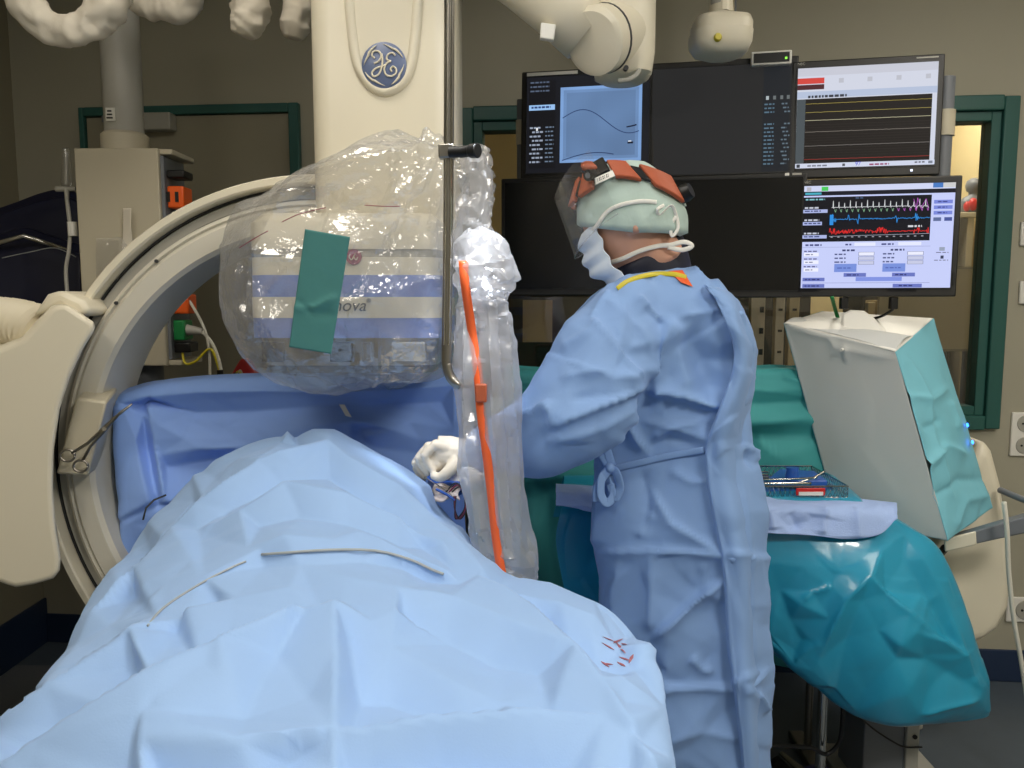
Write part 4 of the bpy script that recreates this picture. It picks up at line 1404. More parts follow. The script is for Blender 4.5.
# ================================================================== MONITOR BANK
class Scr:
    """flat picture on a screen: coloured patches in screen coordinates 0..1 from the top left"""
    def __init__(s, tl, r, d, n):
        s.tl, s.r, s.d, s.n = tl, r, d, n
        s.V, s.F, s.c, s.k = [], [], [], 0
    def pt(s, u, v):
        return s.tl + s.r * u + s.d * v + s.n * (.0008 + .00012 * s.k)
    def rect(s, u0, v0, u1, v1, col):
        s.k += 1
        b = len(s.V)
        s.V += [s.pt(u0, v0), s.pt(u0, v1), s.pt(u1, v1), s.pt(u1, v0)]
        s.F.append((b, b + 1, b + 2, b + 3))
        s.c.append(col)
    def line(s, pts, w, col):
        s.k += 1
        asp = s.r.length / s.d.length
        for (a, b) in zip(pts[:-1], pts[1:]):
            dx, dy = (b[0] - a[0]) * asp, b[1] - a[1]
            l = max(math.hypot(dx, dy), 1e-6)
            nx, ny = -dy / l * w / asp, dx / l * w
            n0 = len(s.V)
            s.V += [s.pt(a[0] + nx, a[1] + ny), s.pt(a[0] - nx, a[1] - ny), s.pt(b[0] - nx, b[1] - ny), s.pt(b[0] + nx, b[1] + ny)]
            s.F.append((n0, n0 + 1, n0 + 2, n0 + 3))
            s.c.append(col)
    def words(s, u, v, w, h, col, seed=0):
        """a line of unreadable small print"""
        rnd = random.Random(seed)
        x = u
        while x < u + w:
            l = min(rnd.uniform(.012, .035), u + w - x)
            s.rect(x, v, x + l, v + h, col)
            x += l + .008
    def obj(s, parent):
        o = add('screen_image', s.V, s.F, 'screen_emit', parent, smooth=0)
        at = o.data.color_attributes.new('Col', 'FLOAT_COLOR', 'CORNER')
        i = 0
        for p, c in zip(o.data.polygons, s.c):
            for _ in p.vertices:
                at.data[i].color = (*lin(c), 1)
                i += 1
        return o

YAW = math.atan(0.2)
MR = Vector((math.cos(YAW), -math.sin(YAW), 0))
MN = Vector((-math.sin(YAW), -math.cos(YAW), 0))
def plane_top(px, py):
    return PP(px, py, (1.093, 2.47, 0), MN)
def plane_bot(px, py):
    return PP(px, py, (1.086, 2.38, 0), MN)

def monitor(label, c, w, h, kind, tilt, bez):
    """c = centre of the front face"""
    up = (Vector((0, 0, 1)) * math.cos(tilt) - MN * math.sin(tilt)).normalized()
    n = MR.cross(up) * 1.0
    if n.dot(MN) < 0:
        n = -n
    t = thing('monitor', label, 'monitor', c - up * h / 2)
    rot = Matrix((MR, n, up)).transposed()
    G().box(c - n * .012, (w, .024, h), rot).obj('frame', 'bezel', t, bevel=.004)
    G().box(c - n * .045, (w * .8, .05, h * .8), rot).obj('rear_shell', 'dark_grey', t, bevel=.015)
    bl, br, bt, bb = bez
    tl = c - MR * (w / 2 - bl) + up * (h / 2 - bt)
    sw, sh = w - bl - br, h - bt - bb
    sc = tl + MR * sw / 2 - up * sh / 2
    G().box(sc + n * .0002, (sw, .0008, sh), rot).obj('screen', 'screen_off', t, smooth=0)
    g = G()
    th = .004
    for s_ in (-1, 1):
        g.box(sc + MR * s_ * (sw / 2 + th / 2) + n * .001, (th, .003, sh + 2 * th), rot)
        g.box(sc + up * s_ * (sh / 2 + th / 2) + n * .001, (sw, .003, th), rot)
    g.obj('screen_bezel', 'black', t, smooth=0)
    return t, Scr(tl, MR * sw, -up * sh, n), rot, up, n

def brand(t, c, w, h, up, n):
    text_obj('maker_name', 'NEC', .011, 'light_grey', c - MR * (w / 2 - .014) + up * (h / 2 - .012) + n * .0006, MR, up, t, extrude=.0003)

B = (.018, .018, .020, .024)
W_TEXT = (198, 204, 214)
# 1 fluoroscopy image
c = plane_top(587, 124)
t, s, rot, up, n = monitor('top row monitor with pale blue X-ray picture beside the ceiling arm', c, .430, .352, 'xray', .06, B)
s.rect(0, 0, 1, 1, (26, 27, 32))
s.rect(.02, .04, .24, .95, (22, 22, 25))
rnd = random.Random(2)
for i in range(26):                       # soft grey levels of the X-ray picture
    f = i / 26
    for j in range(26):
        q = j / 26
        e = .5 + .5 * noise.noise(Vector((f * 2.2, q * 2.2, 3.0)))
        edge = min(f, q, 1 - f - 1 / 26, 1 - q - 1 / 26)
        b = 86 + 26 * e + 30 * max(0, .06 - edge) / .06 + 14 * (1 - abs(f - .5))
        s.rect(.28 + .66 * f, .12 + .78 * q, .28 + .66 * (f + 1 / 26), .12 + .78 * (q + 1 / 26), (b * .88, b * 1.14, b * 1.5 if b < 160 else 250))
        s.k -= 1
s.k += 1
s.line([(.30 + .62 * k / 30, .43 + .10 * math.sin(k / 30 * 5.6 - 3.2) + .10 * k / 30) for k in range(31)], .0045, (46, 66, 106))
s.line([(.82, .555), (.87, .545), (.90, .535)], .007, (22, 30, 52))
s.line([(.30 + .42 * k / 20, .875 - .07 * math.sin(k / 20 * 2.4)) for k in range(21)], .0045, (40, 58, 96))
s.rect(.83, .705, .875, .725, (20, 28, 46))
s.rect(.835, .695, .86, .705, (226, 232, 240))
s.rect(.02, .29, .235, .345, (150, 190, 235))
s.words(.04, .305, .16, .02, (40, 60, 110), 3)
for k in range(3):
    s.words(.03, .05 + .045 * k, .16, .016, (84, 96, 116), k)
for k in range(9):
    s.words(.03 + .02 * (k % 2), .52 + .045 * k, .09, .018, (150, 160, 178), 10 + k)
    s.words(.16, .52 + .045 * k, .07, .014, (104, 120, 140), 30 + k)
s.rect(.085, .535, .10, .565, (240, 240, 240))
s.obj(t)
q = c - MR * .13 + up * (.362 / 2 + .0) + n * .001
G().box(c - MR * .115 + up * (.176 - .011) + n * .001, (.165, .003, .011), rot).obj('name_strip', 'white_plastic', t)
# 2 dark monitor with small data column
c = plane_top(720.5, 120.5)
t, s, rot, up, n = monitor('top row monitor with dark screen and small data column behind the head', c, .455, .372, 'dark', .05, B)
s.rect(0, 0, 1, 1, (38, 38, 38))
s.rect(.80, 0, .985, 1, (31, 34, 38))
for k, x in enumerate((.82, .87, .92, .965)):
    s.rect(x, .30, x + .02, .335, (170, 180, 184) if k == 0 else (104, 110, 112))
for k in range(16):
    if k in (3, 4):
        continue
    s.words(.81, .37 + .037 * k, .07, .014, (86, 112, 130), 50 + k)
    s.words(.93 + .01 * (k % 3), .37 + .037 * k, .04, .014, (96, 112, 124), 80 + k)
s.obj(t)
for k in range(4):
    G().box(c + MR * (.15 + .018 * k) - up * (.186 - .011) + n * .001, (.007, .002, .007), rot).obj('button', 'light_grey', t)
# 3 haemodynamics monitor
c = plane_top(865.5, 117.5)
t, s, rot, up, n = monitor('top row monitor with light page, red tab and flat trace lines', c, .428, .350, 'trace', .02, (.016, .018, .022, .030))
s.rect(0, 0, 1, 1, (206, 210, 224))
s.rect(0, 0, 1, .08, (196, 198, 210))
s.rect(.0, .10, .195, .158, (208, 70, 62))
s.rect(.0, .166, .195, .215, (78, 40, 44))
for k in range(4):
    s.rect(.30 + .205 * k, .115, .335 + .205 * k, .16, (186, 188, 198))
s.rect(0, .235, 1, .30, (178, 190, 214))
s.words(.08, .275, .28, .025, (56, 58, 66), 4)
s.rect(0, .31, .062, .955, (74, 82, 86))
s.rect(.062, .31, .965, .955, (32, 28, 24))
for k in range(14):
    v = .57 + .026 * k
    s.line([(.064, v), (.962, v)], .0008, (58, 52, 48))
for k, (v, colr) in enumerate(((.36, (150, 136, 70)), (.445, (150, 138, 78)), (.525, (184, 180, 150)), (.64, (124, 118, 110)), (.78, (120, 116, 112)), (.915, (150, 52, 46)))):
    s.line([(.064 + .898 * j / 40, v + .004 * noise.noise(Vector((j * .9, k * 5, 0)))) for j in range(41)], .0026, colr)
s.rect(.0, .955, 1, 1.0, (206, 212, 230))
s.rect(.01, .962, .035, .996, (56, 60, 66))
s.words(.09, .972, .15, .016, (120, 124, 140), 5)
s.rect(.345, .966, .365, .992, (84, 86, 92))
s.words(.54, .975, .14, .016, (150, 70, 110), 6)
s.words(.86, .968, .07, .014, (90, 94, 110), 7)
s.rect(.955, .965, .985, .99, (120, 128, 144))
s.obj(t)
text_obj('reading', '97', .016, emit('digit_blue', (60, 60, 200), 1.0), s.pt(.435, .993) + n * .004, MR, up, t, extrude=.0002)
brand(t, c, .428, .350, up, n)
G().box(c + MR * .165 + up * .166 + n * .0005, (.06, .002, .004), rot).obj('model_mark', 'light_grey', t)
G().box(c + MR * .135 - up * .160 + n * .0005, (.006, .002, .006), rot).obj('power_light', emit('led_white', (220, 230, 255), 2), t)
# 4, 5 black lower monitors
for k, (px, lab) in enumerate(((575, 'lower row monitor with black screen next to the plastic sleeve'), (723, 'lower row monitor with black screen behind the surgeon shoulder'))):
    c = plane_bot(px, 236.5)
    t, s, rot, up, n = monitor(lab, c, .476, .370, 'off', .0, (.012, .012, .014, .022))
    if k:
        G().box(c + MR * .18 + up * .180 + n * .0005, (.012, .002, .008), rot).obj('asset_tag', 'white_plastic', t)
        G().box(c + MR * .208 + up * .180 + n * .0005, (.026, .002, .006), rot).obj('model_mark', 'light_grey', t)
# 6 pacing monitor
c = plane_bot(876.5, 237.5)
t, s, rot, up, n = monitor('lower row monitor with lilac page and white, blue and red heart traces', c, .448, .346, 'ecg', .0, (.016, .018, .020, .026))
s.rect(0, 0, 1, 1, (196, 204, 246))
s.rect(0, 0, 1, .055, (206, 212, 240))
s.rect(.12, .01, .165, .05, (72, 200, 90))
s.rect(.02, .012, .05, .05, (180, 180, 190))
s.rect(.855, 0, .92, .045, (70, 120, 190))
s.rect(.92, 0, 1, .045, (204, 204, 204))
s.rect(0, .055, 1, .095, (16, 18, 30))
s.rect(.01, .065, .12, .085, (70, 170, 190))
s.rect(.0, .11, .85, .545, (10, 11, 20))
s.words(.015, .125, .13, .014, (130, 190, 200), 8)
s.words(.35, .12, .05, .012, (70, 90, 120), 9)
for k, v in enumerate((.235, .355, .485)):
    s.words(.01, v - .030, .10, .016, (196, 200, 214), 12 + k)
    s.rect(.0, v - .005, (.165, .13, .165)[k], v + .028, (170, 180, 226))
    s.words(.01, v + .004, .11, .012, (60, 70, 120), 15 + k)
pts = []
for b in range(17):
    u = .19 + .038 * b
    pts += [(u, .215), (u + .008, .215), (u + .010, .15 + .012 * (b % 3)), (u + .013, .225), (u + .020, .213), (u + .030, .215 + (.02 if b > 12 else 0))]
    s.line([(u + .02, .235), (u + .028, .262), (u + .032, .232)], .002, (140, 190, 150) if b < 11 else (190, 100, 200))
s.line(pts, .0024, (214, 216, 220))
s.line([(.73, .15), (.75, .25), (.755, .14), (.78, .24), (.81, .15), (.83, .24)], .0022, (188, 96, 200))
rnd = random.Random(6)
pts = []
for j in range(150):
    u = .18 + .66 * j / 149
    a = .05 if (u < .22 or .30 < u < .315 or .745 < u < .765 or .61 < u < .63 or .365 < u < .38) else .007
    pts.append((u, .33 + rnd.uniform(-a, a)))
s.line(pts, .0026, (44, 140, 220))
s.rect(.18, .285, .205, .385, (44, 140, 220))
pts = []
for j in range(190):
    u = .18 + .66 * j / 189
    a = .045 if (u < .24 or .50 < u < .57 or .74 < u < .78 or u > .82) else (.026 if u < .5 else .006)
    pts.append((u, .455 + rnd.uniform(-a, a * .6)))
s.line(pts, .0026, (222, 40, 38))
s.line([(.18, .495), (.84, .480)], .0016, (180, 184, 200))
for b in range(14):
    s.rect(.19 + .046 * b, .498, .205 + .046 * b, .508, (150, 150, 160))
s.words(.70, .40, .09, .018, (210, 210, 216), 22)
for k in range(5):
    s.rect(.86, .165 + .052 * k, .98, .20 + .052 * k, (120, 134, 214) if k < 3 else (196, 204, 246))
    if k < 3:
        s.words(.885, .177 + .052 * k, .06, .01, (50, 60, 130), 40 + k)
s.rect(.86, .33, .91, .365, (92, 106, 150))
s.rect(.93, .33, .98, .365, (70, 84, 150))
s.rect(.0, .60, .85, .603, (140, 146, 190))
s.words(.02, .57, .11, .018, (70, 76, 130), 44)
s.words(.29, .57, .04, .016, (70, 76, 130), 45)
s.words(.53, .57, .08, .016, (70, 76, 130), 46)
s.rect(.35, .56, .49, .592, (226, 230, 252))
s.rect(.64, .56, .79, .592, (226, 230, 252))
for q in range(2):
    u = .22 + .32 * q
    s.words(u + .05, .625, .09, .018, (60, 66, 110), 50 + q)
    for k in range(3):
        s.words(u, .665 + .038 * k, .075, .014, (80, 86, 130), 60 + 4 * q + k)
        s.rect(u + .16, .652 + .043 * k, u + .265, .688 + .043 * k, (110, 116, 150))
        s.rect(u + .163, .655 + .043 * k, u + .262, .685 + .043 * k, (232, 234, 250) if k == 0 else (196, 200, 226))
    s.rect(u, .765, u + .15, .845, (118, 142, 216))
    s.words(u + .02, .80, .10, .012, (84, 104, 180), 70 + q)
    s.rect(u + .065, .855, u + .215, .892, (104, 116, 190))
    s.words(u + .085, .868, .08, .012, (46, 52, 110), 74 + q)
s.rect(.365, .895, .67, .935, (126, 144, 222))
for k in range(3):
    s.words(.01, .635 + .075 * k, .09, .012, (90, 90, 140), 80 + k)
    s.rect(.01, .655 + .075 * k, .11, .69 + .075 * k, (234, 236, 252))
    s.words(.02, .668 + .075 * k, .05, .010, (110, 114, 150), 84 + k)
s.rect(.005, .90, .155, .935, (104, 116, 190))
s.words(.02, .912, .10, .012, (46, 52, 110), 90)
s.rect(.0, .95, .85, .953, (110, 116, 170))
s.rect(.005, .962, .155, .998, (104, 116, 190))
s.words(.02, .975, .10, .012, (46, 52, 110), 91)
s.rect(.61, .962, .80, .998, (104, 116, 190))
s.words(.65, .974, .09, .012, (46, 52, 110), 92)
s.rect(.90, .615, .935, .65, (150, 160, 180))
s.words(.88, .662, .08, .008, (110, 110, 140), 93)
s.rect(.91, .695, .93, .725, (60, 66, 90))
s.words(.87, .735, .09, .008, (110, 110, 140), 94)
s.obj(t)
brand(t, c, .448, .346, up, n)
G().box(c + MR * .214 - up * .12 + n * .001, (.006, .004, .035), rot).obj('power_button', 'black', t)

# rack carrying the six monitors
t = thing('monitor_rack', 'grey ceiling-hung rack with two posts carrying the six monitors', 'rack', plane_top(735, 180) - MN * .12)
for (px0, px1, y0, y1) in ((515, 524, 97, 292), (942, 959, 74, 292)):
    a = plane_top((px0 + px1) / 2, y0) - MN * .04
    b = plane_top((px0 + px1) / 2 - 3, y1) - MN * .04
    r = (px1 - px0) / 2 / 800 * a.y
    r = max(r, .016)
    G().tube([a, Vector((a.x, a.y, b.z))], r, 20).obj('post', 'mid_grey', t)
    zc0, zc1 = (plane_top(px0, 118).z, plane_top(px0, 143).z) if px0 < 700 else (plane_top(px0, 108).z, plane_top(px0, 134).z)
    G().tube([(a.x, a.y, zc1), (a.x, a.y, zc0)], r * 1.2, 20).obj('post_clamp', 'cream_dark', t)
pl, pr = plane_top(520, 125) - MN * .10, plane_top(946, 121) - MN * .10
for dz in (0, -.37):
    G().tube([pl + Vector((0, 0, dz)), pr + Vector((0, 0, dz))], .016, 12).obj('cross_bar', 'mid_grey', t)
mid = plane_top(726, 120) - MN * .12
G().tube([mid - Vector((0, 0, .4)), Vector((mid.x, mid.y, CEIL_Z))], .03, 20).obj('hanger_tube', 'mid_grey', t)
for k, px in enumerate((846, 896)):
    a = plane_bot(px, 297)
    G().box(a + Vector((0, .015, -.018)), (.022, .02, .036)).obj('cable_plug', 'black', t, bevel=.003)
G().tube(spline([plane_bot(896, 303) + Vector((0, .01, 0)), P(893, 309, 2.42), P(882, 316, 2.45), P(868, 322, 2.5), P(866, 340, 2.55)], 6), .004, 8).obj('cable', 'black', t, smooth=180)
G().tube(spline([plane_bot(832, 297), P(836, 312, 2.5), P(842, 330, 2.5)], 6), .006, 8).obj('cable', 'green', t, smooth=180)
# small status display on top
a = plane_top(771, 59)
t = thing('status_display', 'small white framed status display on top of the dark monitor', 'display', a - Vector((0, 0, .02)))
rot = Matrix((MR, MN, Vector((0, 0, 1)))).transposed()
G().box(a, (.118, .03, .040), rot).obj('frame', 'white_plastic', t, bevel=.003)
G().box(a + MN * .0155, (.104, .003, .028), rot).obj('screen', 'black', t)
G().box(a + MN * .0175 + MR * .042 - Vector((0, 0, .004)), (.006, .002, .006), rot).obj('status_light', 'led_green', t)

# ================================================================== CEILING ARMS
YR = 2.02
t = thing('jointed_ceiling_arm', 'thick cream jointed ceiling arm with round elbow above the X-ray monitor', 'ceiling arm', P(608, 80, YR))
cj = P(600, 42, YR)
g = G()
g.tube([P(478, -52, YR), P(522, -22, YR), P(560, 6, YR), P(588, 36, YR)], [.070, .073, .078, .070], 28)
g.obj('upper_arm', 'cream', t, smooth=180)
a = P(482, -50, YR)
G().tube([a - Vector((0, 0, .02)), (a.x, a.y, CEIL_Z)], .068, 28).obj('ceiling_post', 'cream', t)
g = G()
g.tube([P(584, 34, YR - .01), P(588, 38, YR - .06), P(589, 40, YR - .085)], [.090, .090, .076], 32)
d1 = Vector((.30, -.95, -.08)).normalized()
jc = P(598, 44, YR - .03)
g = G()
g.tube([P(626, 34, YR + .05), P(602, 39, YR - .02), P(594, 41, YR - .045), P(592, 42, YR - .052)], [.072, .079, .079, .068], 32)
g.obj('elbow_joint', 'cream', t, smooth=40)
G().tube([P(605, 38.5, YR - .012), P(603.5, 38.8, YR - .016)], [.0800, .0800], 32).obj('joint_seam', 'dark_grey', t)
g = G()
g.loft([rrect(P(625, 40, YR + .03).x, YR + .06, z, w, d, .05) for z, w, d in ((P(625, 76, YR).z, .050, .055), (P(625, 70, YR).z, .068, .075), (P(625, 50, YR).z, .074, .08), (CEIL_Z - .25, .074, .08))])
g.obj('drop_tube', 'cream', t, smooth=50)
G().tube([(P(625, 40, YR + .03).x, YR + .06, CEIL_Z - .26), (P(625, 40, YR + .03).x, YR + .06, CEIL_Z)], .10, 28).obj('ceiling_mount', 'cream', t)
a = P(626, 68, YR - .02)
G().tube([a + Vector((0, -.004, .0)), a + Vector((0, .01, 0))], .006, 12).obj('screw', 'black', t)
G().tube(spline([P(640, 60, YR + .0), P(638, 72, YR - .01), P(630, 79, YR - .015), P(618, 81, YR - .01)], 6), .006, 8).obj('trim_cord', 'light_grey', t, smooth=180)
g = G()
g.prism([P(541, 22, YR - .06), P(556, 24, YR - .06), P(554, 40, YR - .06), P(540, 38, YR - .06)], (0, .02, 0))
g.obj('cover_flap', 'white_plastic', t, bevel=.003)
YQ = 2.25
t = thing('ceiling_sensor_head', 'rounded cream ceiling unit with yellow button above the dark monitor', 'ceiling unit', P(725, 58, YQ))
cq = P(725, 30, YQ)
g = G()
g.loft([rrect(cq.x + dx, YQ + .05, P(725, y, YQ).z, w, d, .04) for y, w, d, dx in ((52, .045, .05, .004), (48, .068, .066, .002), (40, .078, .074, 0), (28.6, .080, .076, 0))])
g.obj('lower_shell', 'cream', t, smooth=50)
g = G()
g.loft([rrect(cq.x + .002, YQ + .05, P(725, y, YQ).z, w, d, .04) for y, w, d in ((28, .077, .073), (20, .077, .073), (14, .072, .068), (11, .052, .05), (7, .034, .034), (-10, .032, .032))])
g.obj('upper_shell', 'cream', t, smooth=50)
G().cyl((cq.x, YQ + .05, P(725, -1, YQ).z), (cq.x, YQ + .05, CEIL_Z), .03).obj('stem', 'light_grey', t)
a = P(718, 37, YQ - .027)
G().tube([a + Vector((0, .01, 0)), a, a + Vector((0, -.005, 0))], [.011, .011, .008], 16).obj('button', 'yellow', t)
# white sleeves hanging from the ceiling boom
def sleeve(name, label, pts, rads, Y, seed, tie=None):
    t = thing(name, label, 'sleeve', P(*pts[len(pts) // 2], Y))
    sp_ = spline([P(x, y, Y) for x, y in pts], 12)
    R = np.interp(np.linspace(0, 1, len(sp_)), np.linspace(0, 1, len(rads)), rads)
    g = G()
    nn = 28
    g.tube(sp_, list(R), nn)
    out = []
    for i, v in enumerate(g.V):
        c = sp_[min(i // nn, len(sp_) - 1)]
        d = v - c
        k = 1 + .22 * noise.noise(v * 20 + Vector((seed, 0, 0))) + .42 * (.3 - abs(noise.noise(v * 24 + Vector((0, seed, 0))))) - .10 * abs(noise.noise(v * 60 + Vector((0, seed, 0))))
        out.append(c + d * k)
    g.V = out
    g.obj('sleeve_cloth', 'white_cloth', t, smooth=70)
    for e in ({0, len(sp_) - 1} if len(pts) > 5 else {0}):
        G().tube([sp_[e], Vector((sp_[e].x, sp_[e].y, CEIL_Z))], .012, 10).obj('hanger_cord', 'white_cloth', t)
    return t
sleeve('cable_sleeve', 'wide looped white cable sleeve hanging from the ceiling by the grey pole', [(18, -40), (24, -5), (42, 22), (68, 33), (94, 22), (112, -5), (118, -40)], [.040, .044, .040, .036, .040, .046, .046], 2.1, 3)
sleeve('cable_sleeve', 'smaller white cable sleeve loop crossing behind the grey pole top', [(128, -30), (138, -2), (152, 6), (170, 8), (188, 2), (200, -30)], [.034, .036, .038, .040, .038, .036], 2.3, 9)
sleeve('sleeve_bundle', 'crumpled cream cloth bundle tied up between loop and tower', [(244, -40), (246, -10), (250, 4), (248, 22), (244, 36)], [.05, .038, .050, .046, .028], 2.2, 15)
sleeve('sleeve_bundle', 'greyish cloth bundle tied up against the detector tower side', [(300, -40), (298, -8), (297, 10), (295, 26), (293, 38)], [.042, .036, .040, .040, .022], 2.3, 27)

# ================================================================== TEAL SCREEN DRAPE BEHIND THE SURGEON
tops = [(470, 372), (520, 371), (600, 372), (680, 372), (760, 371), (800, 371), (840, 372)]
ctrl = []
for i, (x, y) in enumerate(tops):
    a = P(x, y, 2.46)
    w = .022 * math.sin(i * 2.1)
    ctrl.append([a + Vector((0, .10, -.5)), a + Vector((0, .09, -.04)), a + Vector((0, .05, 0)), a, a + Vector((0, -.015, -.05)), a + Vector((0, -.025, -.16)), a + Vector((0, -.03 + w, -.40)), a + Vector((0, -.04 - w, -.62)), a + Vector((0, -.04 + w, -.93))])
folds = [
    [(470, 385, .5), (560, 384, .8), (700, 386, .6), (770, 392, .8), (830, 388, .5)],
    [(470, 402, -.4), (560, 400, -.3), (760, 404, -.5), (830, 400, -.2)],
    [(470, 424, 1.0), (540, 421, 1.2), (640, 424, 1.0), (760, 422, 1.3), (800, 419, 1.2), (835, 424, .8)],
    [(470, 436, -.8), (560, 432, -.9), (760, 436, -1.0), (835, 436, -.7)],
    [(760, 440, .3), (780, 455, .9), (806, 462, .2)],
    [(500, 486, .6), (530, 478, 1.3), (560, 474, 1.2), (592, 476, .5)],
    [(505, 500, -.5), (540, 494, -.7), (580, 492, -.4)],
    [(530, 482, .9), (534, 540, 1.0), (540, 600, .7)],
    [(548, 490, -.9), (552, 550, -1.0), (560, 620, -.6)],
    [(565, 500, .7), (572, 560, .8), (582, 640, .6)],
]
o = cloth('teal_drape', ctrl, (170, 130), 'teal_drape', facets=[(140, .005, 19)], thick=.002, traced=dict(lines=folds, n=60, amp=.4, box=(440, 360, 860, 720)))
tag(o, 'wide teal green drape hung over a low screen behind the surgeon', 'drape')
t = thing('drape_stand', 'steel stand holding up the wide teal drape', 'stand', (.45, 2.50, 0))
a, b = P(478, 376, 2.50), P(832, 376, 2.50)
G().tube([a, b], .010, 10).obj('bar', 'steel', t)
for q in (a + Vector((.03, .0, 0)), b - Vector((.03, 0, 0))):
    G().cyl(q, (q.x, q.y, .03), .012).obj('upright', 'steel', t)
    G().box((q.x, q.y, .015), (.05, .22, .03)).obj('foot', 'steel', t, bevel=.005)

# ================================================================== INSTRUMENT TABLE
ZT = .985
tbl = [Vector((.16, 1.99, ZT)), Vector((.90, 1.99, ZT)), Vector((.93, 2.30, ZT)), Vector((.16, 2.30, ZT))]
t = thing('instrument_table', 'wheeled steel instrument table beneath the glossy cyan drape', 'table', (.6, 2.14, 0))
G().box((.54, 2.145, ZT - .03), (.74, .29, .03)).obj('table_top', 'steel', t, bevel=.004)
xc, yc = P(825, 720, 2.12).x, 2.14
G().cyl((xc, yc, .12), (xc, yc, ZT - .04), .014).obj('column', 'chrome', t)
g = G()
g.loft([[Vector((xc + r * math.cos(a), yc + r * math.sin(a), z)) for a in [2 * math.pi * k / 24 for k in range(24)]] for r, z in ((.055, .10), (.055, .14), (.045, .165), (.02, .175))])
g.obj('hub_cover', 'base_purple', t, smooth=50)
for k in range(5):
    a = 2 * math.pi * k / 5 + .4
    e = Vector((xc + .26 * math.cos(a), yc + .24 * math.sin(a), .075))
    leg = G().tube([(xc, yc, .12), e], [.02, .014], 10).obj('leg', 'chrome', t)
    G().tube([e + Vector((0, -.012, -.04)), e + Vector((0, .012, -.04))], .035, 16).obj('castor', 'black', leg)

# glossy cyan drape over the table
def row(pts):
    return [P(*p) for p in pts]
R0 = [Vector((x, 2.30, ZT - .12)) for x in (.12, .24, .40, .56, .72, .86, .96)]
R1 = [Vector((x, 2.30, ZT)) for x in (.15, .26, .40, .56, .72, .84, .93)]
R2 = [Vector((x, 2.15, ZT + .002)) for x in (.14, .26, .40, .56, .72, .84, .92)]
R3 = [Vector((x, 2.00, ZT)) for x in (.13, .26, .40, .56, .72, .83, .90)]
R4 = row([(556, 540, 1.97), (600, 545, 1.98), (680, 545, 1.98), (745, 548, 1.97), (810, 552, 1.95), (868, 556, 1.93), (925, 540, 1.98)])
R5 = row([(566, 600, 1.98), (606, 605, 1.99), (680, 605, 1.99), (745, 606, 1.97), (815, 612, 1.92), (885, 610, 1.88), (952, 590, 1.97)])
R6 = row([(570, 640, 1.99), (610, 640, 2.0), (690, 630, 2.0), (760, 632, 1.97), (820, 665, 1.93), (900, 665, 1.86), (972, 650, 1.97)])
R7 = row([(575, 655, 2.0), (615, 650, 2.0), (695, 635, 2.0), (765, 640, 1.97), (835, 702, 1.95), (905, 719, 1.90), (985, 690, 1.98)])
R8 = row([(576, 657, 2.03), (616, 652, 2.04), (697, 637, 2.04), (768, 646, 2.02), (840, 706, 2.0), (905, 722, 1.96), (984, 716, 2.02)])
cols = [list(map(tuple, r)) for r in (R0, R1, R2, R3, R4, R5, R6, R7, R8)]
for r in cols:
    e = Vector(r[-1])
    r.append(tuple(e + Vector((.03, .12, -.02))))
    r.append(tuple(e + Vector((.02, .30, -.05))))
folds = [
    [(892, 530, .0), (882, 550, .8), (868, 577, 2.2), (846, 600, 1.9), (818, 658, 1.2), (800, 685, .6)],
    [(868, 577, 2.2), (905, 612, 1.8), (940, 640, 1.8), (962, 655, 1.6), (978, 690, .8)],
    [(905, 535, .0), (922, 560, 1.0), (944, 604, 1.0), (970, 668, .8)],
    [(868, 577, 2.2), (840, 570, 1.2), (800, 566, .6), (768, 562, .4)],
    [(800, 602, 1.4), (812, 590, .6), (830, 586, 1.2)],
    [(793, 662, 1.4), (812, 640, .4), (830, 618, .9)],
    [(885, 590, -.4), (880, 630, -.8), (866, 690, -.6)],
    [(862, 600, .1), (845, 640, -.8), (835, 690, -.5)],
    [(898, 645, 1.2), (915, 632, 1.4), (938, 636, .3)],
    [(900, 660, -.8), (930, 660, -.8), (950, 672, -.6)],
    [(918, 712, .8), (942, 703, 1.4), (975, 697, 1.1)],
    [(880, 700, .6), (905, 692, .9), (930, 690, -.4)],
    [(905, 560, -.5), (925, 595, -.7), (950, 640, -.5)],
    [(770, 630, .8), (795, 650, .2), (830, 684, .8), (856, 712, .4)],
    [(780, 590, -.4), (790, 620, -.5), (800, 640, -.4)],
]
o = cloth('table_drape', cols, (230, 240), 'cyan_film', facets=[(340, .003, 29)], thick=.0012, smooth=180, traced=dict(lines=folds, n=90, amp=.5, box=(740, 480, 1010, 740), gain=.62), creases=[([(866, 578), (846, 600), (826, 640)], .0025, 2.5, 'r'), ([(868, 577), (905, 612), (962, 655)], .0025, 2.5, 'r'), ([(802, 600), (812, 592), (826, 588), (832, 585)], .004, 2.5, 'r'), ([(918, 712), (942, 703), (975, 697)], .004, 2.5, 'r'), ([(795, 660), (806, 650), (822, 640)], .003, 2.5, 'r'), ([(905, 640), (930, 600), (936, 590)], .002, 2.5, 'r')])
tag(o, 'glossy cyan plastic drape hanging off the instrument table', 'drape')
